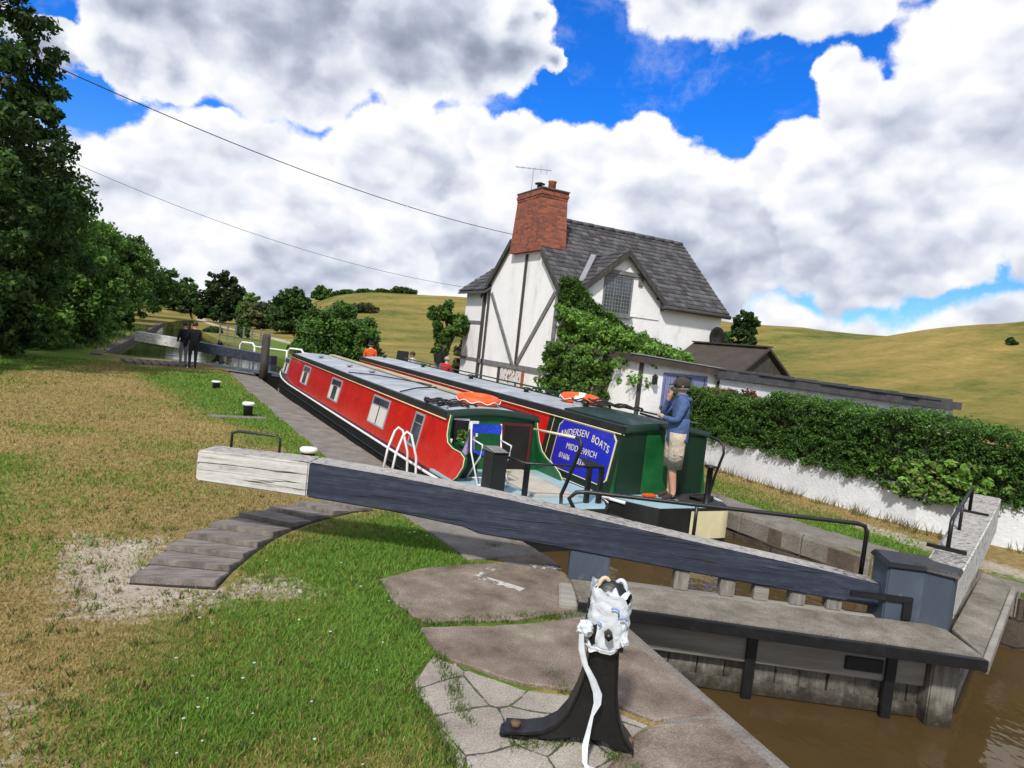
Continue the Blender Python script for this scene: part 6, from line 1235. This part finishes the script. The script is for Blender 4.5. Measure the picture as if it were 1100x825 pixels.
far(262, 62, 338, 14, MIDG, 40, 40, .18, 125, 'waterside_bush', 'small round bush at the foot of the pale track', bush, 'bush')
far(232, 70, 352, 20, DARKG, 40, 40, .18, 126, 'waterside_bush', 'low dark bush on the right bank of the upper pound', bush, 'bush')
far(1078, 52, 380, 9, DARKG, 30, 40, .1, 130, 'field_bush', 'tiny dark bush alone on the right hand slope', bush, 'bush')
# hedge over the garden wall
def hedge():
    o = thing('hedge', 'thick green hedge spilling over the white garden wall', 'hedge', (7.2, 2.5, 0)); cl = []; rr = random.Random(9)
    gx = lambda y: float(np.interp(y, [p[1] for p in gw], [p[0] for p in gw])); top = lambda y: float(np.interp(y, (-4, -1, 0, 1.1, 1.9, 3.8, 6, 7), (1.42, 1.44, 1.46, 1.6, 1.64, 1.55, 1.42, 1.4)))
    q = MB(); ys = np.linspace(-4.2, 6.6, 30); rows = [[(gx(y)+.14, y, .55), (gx(y)+.14, y, .8), (gx(y)+.2, y, top(y)-.18), (gx(y)+.9, y, top(y)-.18), (gx(y)+1.0, y, .0)] for y in ys]; q.grid(rows); q.build('inner_branches', bark, o)
    for k in range(4600):
        y = rr.uniform(-4.2, 6.9); t = rr.random(); zt = top(y)+.06*math.sin(y*2.3)+.05*math.sin(y*5.1+1)
        if t < .62:
            z = rr.uniform(.58, zt); x = gx(y)+rr.uniform(-.04, .12)+.025*math.sin(y*3+z*4)
            if z < .68: x = gx(y)+rr.uniform(-.08, -.02); z -= .10*max(0, math.sin(y*1.9)*math.sin(y*.7+1))*rr.random()*2
            cl.append((x, y, z, rr.uniform(.05, .11), rr.choice((.7, .9, 1.1, 1.2, 1.4))))
        else:
            x = gx(y)+rr.uniform(-.05, 1.1); cl.append((x, y, zt+rr.uniform(-.12, .06), rr.uniform(.06, .12), rr.choice((1., 1.2, 1.4, 1.8))))
    leaves('hedge_foliage', cl, 46, .02, DARKG+MIDG+LITG[:1], o, seed=9)
    cl = []
    for k in range(110):
        y = rr.gauss(.75, .35); cl.append((gx(y)-.12+rr.uniform(-.05, .04), y, rr.uniform(.5, 1.05), .07, rr.choice((.9, 1.2, 1.5))))
    leaves('pale_creeper', cl, 22, .045, LITG+[(.2, .24, .08)], o, seed=19)
    cl = [(gx(y)+rr.uniform(.2, .7), y, top(y)+rr.uniform(.0, .12), .09, rr.choice((.7, 1, 1.4))) for y in [rr.uniform(4.8, 6.8) for _ in range(60)]]
    leaves('reddish_shoots', cl, 22, .035, [(.12, .045, .035), (.16, .06, .04), (.07, .06, .03)], o, seed=29)
hedge()
# creeper over the cottage corner and lean-to roof
def creeper():
    o = thing('climbing_creeper', 'bright green creeper smothering the cottage corner and lean-to roof', 'climbing plant', (7.2, 12.3, 0)); cl = []; rr = random.Random(14)
    b = MB()
    for k in range(5): b.tube([(7.1+.12*k, 12.5, 0), (7.2+.2*k, 12.45, 1.5), (7.1+.35*k, 12.55, 3.0)], [.05, .035, .015], 6)
    b.build('stems', bark, o)
    for k in range(620):                                     # up the corner
        z = rr.uniform(1.2, 4.1); w_ = float(np.interp(z, (1.2, 2.4, 3.0, 3.5, 4.15), (3.6, 3.2, 2.4, 1.1, .35))); x = 7.0+rr.random()*w_-.1; cl.append((x, 12.5-rr.uniform(0, .35)*float(np.interp(z, (1, 4), (1, .3))), z, rr.uniform(.1, .2), rr.choice((.55, .8, 1, 1.1))))
    nd = len(cl)
    leaves('dark_foliage', cl, 60, .048, MIDG+LITG[:1]+DARKG[2:], o, seed=14); cl = []
    for k in range(900):                                     # billow over the lean-to
        u, v = rr.random(), rr.random(); x = 6.75+2.6*u; y = 9.0+3.3*v-.9*(1-u)*(1-v); zt = 1.98+1.05*(1-u)**.9*(.45+.55*v)+.2*v+.12*math.sin(x*5+y*3); cl.append((x+rr.uniform(-.2, .1), y, zt-rr.random()**2*(1.1 if u < .5 else .12), rr.uniform(.12, .24), rr.choice((.7, .95, 1.1, 1.35))))
    for k in range(330): cl.append((6.6+rr.uniform(-.2, .4), rr.uniform(9.3, 12.6), rr.uniform(.2, 2.2), rr.uniform(.12, .2), rr.choice((.55, .75, .9))))
    leaves('bright_foliage', cl, 60, .05, [tuple(c*1.25 for c in q_) for q_ in LITG]+MIDG[2:], o, seed=15)
creeper()
for k, (x, y, h, cols, lab) in enumerate(((7.6, 7.9, 1.3, OLV+[(.3, .26, .16)], 'tall seed headed garden plant below the lean-to window'), (9.1, 7.8, 1.45, MIDG, 'green shrub right of the lean-to window'))):
    bush('garden_plant', lab, x, y, h, .35, .3, cols, 50, 30, .04, 160+k, cat='plant', z0=0)
# potted plant leaves on the boat
leaves('leaves', [(.5+R0.uniform(-.06, .06), 3.8+R0.uniform(-.06, .06), .66+R0.uniform(-.04, .06), .05, R0.uniform(.8, 1.3)) for _ in range(12)], 12, .03, LITG, pot, seed=77)

# ------------------------------------------------------------------ people by the cottage
def seated(px, py, d, lab, top, rot, hr, cap=None, leg=c_grey, j=SIT, h=1.7):
    x, y = at_az(px, d); g = person('person', lab, (x, y, height(x, y)), rot, j, dict(top=top, sleeve=top, leg=leg, shin=leg, shoe=c_shoe), h, hair=hr, cap=cap); return x, y
x, y = seated(447, 395, 27.5, 'person in pale shirt and dark cap sitting behind the far boat', c_white, rad(40), hairb, cap=c_cap); bench(x, y, rad(40), 'grey bench under the person in the pale shirt')
x, y = seated(482, 398, 25.5, 'person in red jacket with white hair sitting beside the cottage', c_red, rad(-60), hairg); bench(x, y, rad(-60), 'grey bench under the person in the red jacket')
x, y = at_az(475, 26.3); person('person', 'grey haired person in dark jacket standing behind the one in red', (x, y, height(x, y)), rad(-60), dict(nose=(0, .12, 1.6), che=(0, .06, 1.33), nek=(0, .1, 1.47), hd0=(0, .13, 1.54), hd1=(0, .16, 1.61), hd2=(0, .15, 1.68)), dict(top=c_black, sleeve=c_black, leg=c_grey, shin=c_grey, shoe=c_shoe), 1.66, hair=hairg)
J2 = dict(SIT); x0_, y0_ = 3.05, 18.55
person('person', 'person in orange life jacket and cap at the bow of the far boat', (x0_, y0_, -.02), rad(-15), dict(), dict(top=c_orange, sleeve=c_orange, leg=c_black, shin=c_black, shoe=c_shoe), 1.6, cap=c_black)
x, y = at_az(433, 29); o = thing('folding_chair', 'black high backed garden chair beyond the far boat', 'chair', (x, y, height(x, y))); zc_ = height(x, y); B = lambda: MB((x, y, zc_), rad(-30))
b = B(); b.box(-.26, .26, -.25, .25, .4, .46); b.build('seat', c_black, o, bevel=.02); b = B(); b.hexa([(-.26, .2, .47), (.26, .2, .47), (.26, .27, .47), (-.26, .27, .47)], [(-.24, .4, 1.2), (.24, .4, 1.2), (.24, .46, 1.2), (-.24, .46, 1.2)]); b.build('backrest', c_black, o, bevel=.02)
for sx in (-.22, .2):
    for sy in (-.22, .2): b = B(); b.box(sx, sx+.03, sy, sy+.03, 0, .398); b.build('leg', iron, o)
# ------------------------------------------------------------------ field fence and overhead cables
fa, fb = at_az(238, 50), at_az(292, 44)
fe = thing('field_fence', 'thin post and wire fence on the far bank behind the upper gate', 'fence', (*fa, 0))
for k in range(7):
    f = k/6; x, y = fa[0]+(fb[0]-fa[0])*f, fa[1]+(fb[1]-fa[1])*f; b = MB(); b.box(x-.05, x+.05, y-.05, y+.05, 0, 1.25); b.build('fence_post', greyt, fe)
for z in (.5, .85, 1.18): b = MB(); b.tube([(fa[0], fa[1], z), (fb[0], fb[1], z)], .02, 4); b.build('fence_wire', timber, fe)
def at_dist(px, py, d): v = ray(px, py); v = v/math.hypot(v.x, v.y); return CAM+v*d
def cable(p0, p1, d0, d1, sag, r, label):
    a, b_ = at_dist(*p0, d0), at_dist(*p1, d1); q = MB(); q.tube([a.lerp(b_, t)-Vector((0, 0, sag*4*t*(1-t))) for t in np.linspace(0, 1, 26)], r, 5); tag(q.build('overhead_cable', rope), label, 'cable')
cable((-40, 25), (552, 252), 14, 21.2, .35, .009, 'upper overhead cable running from the trees to the chimney')
cable((20, 148), (502, 309), 22, 24.6, .5, .006, 'lower thin overhead cable reaching the cottage rear wing')
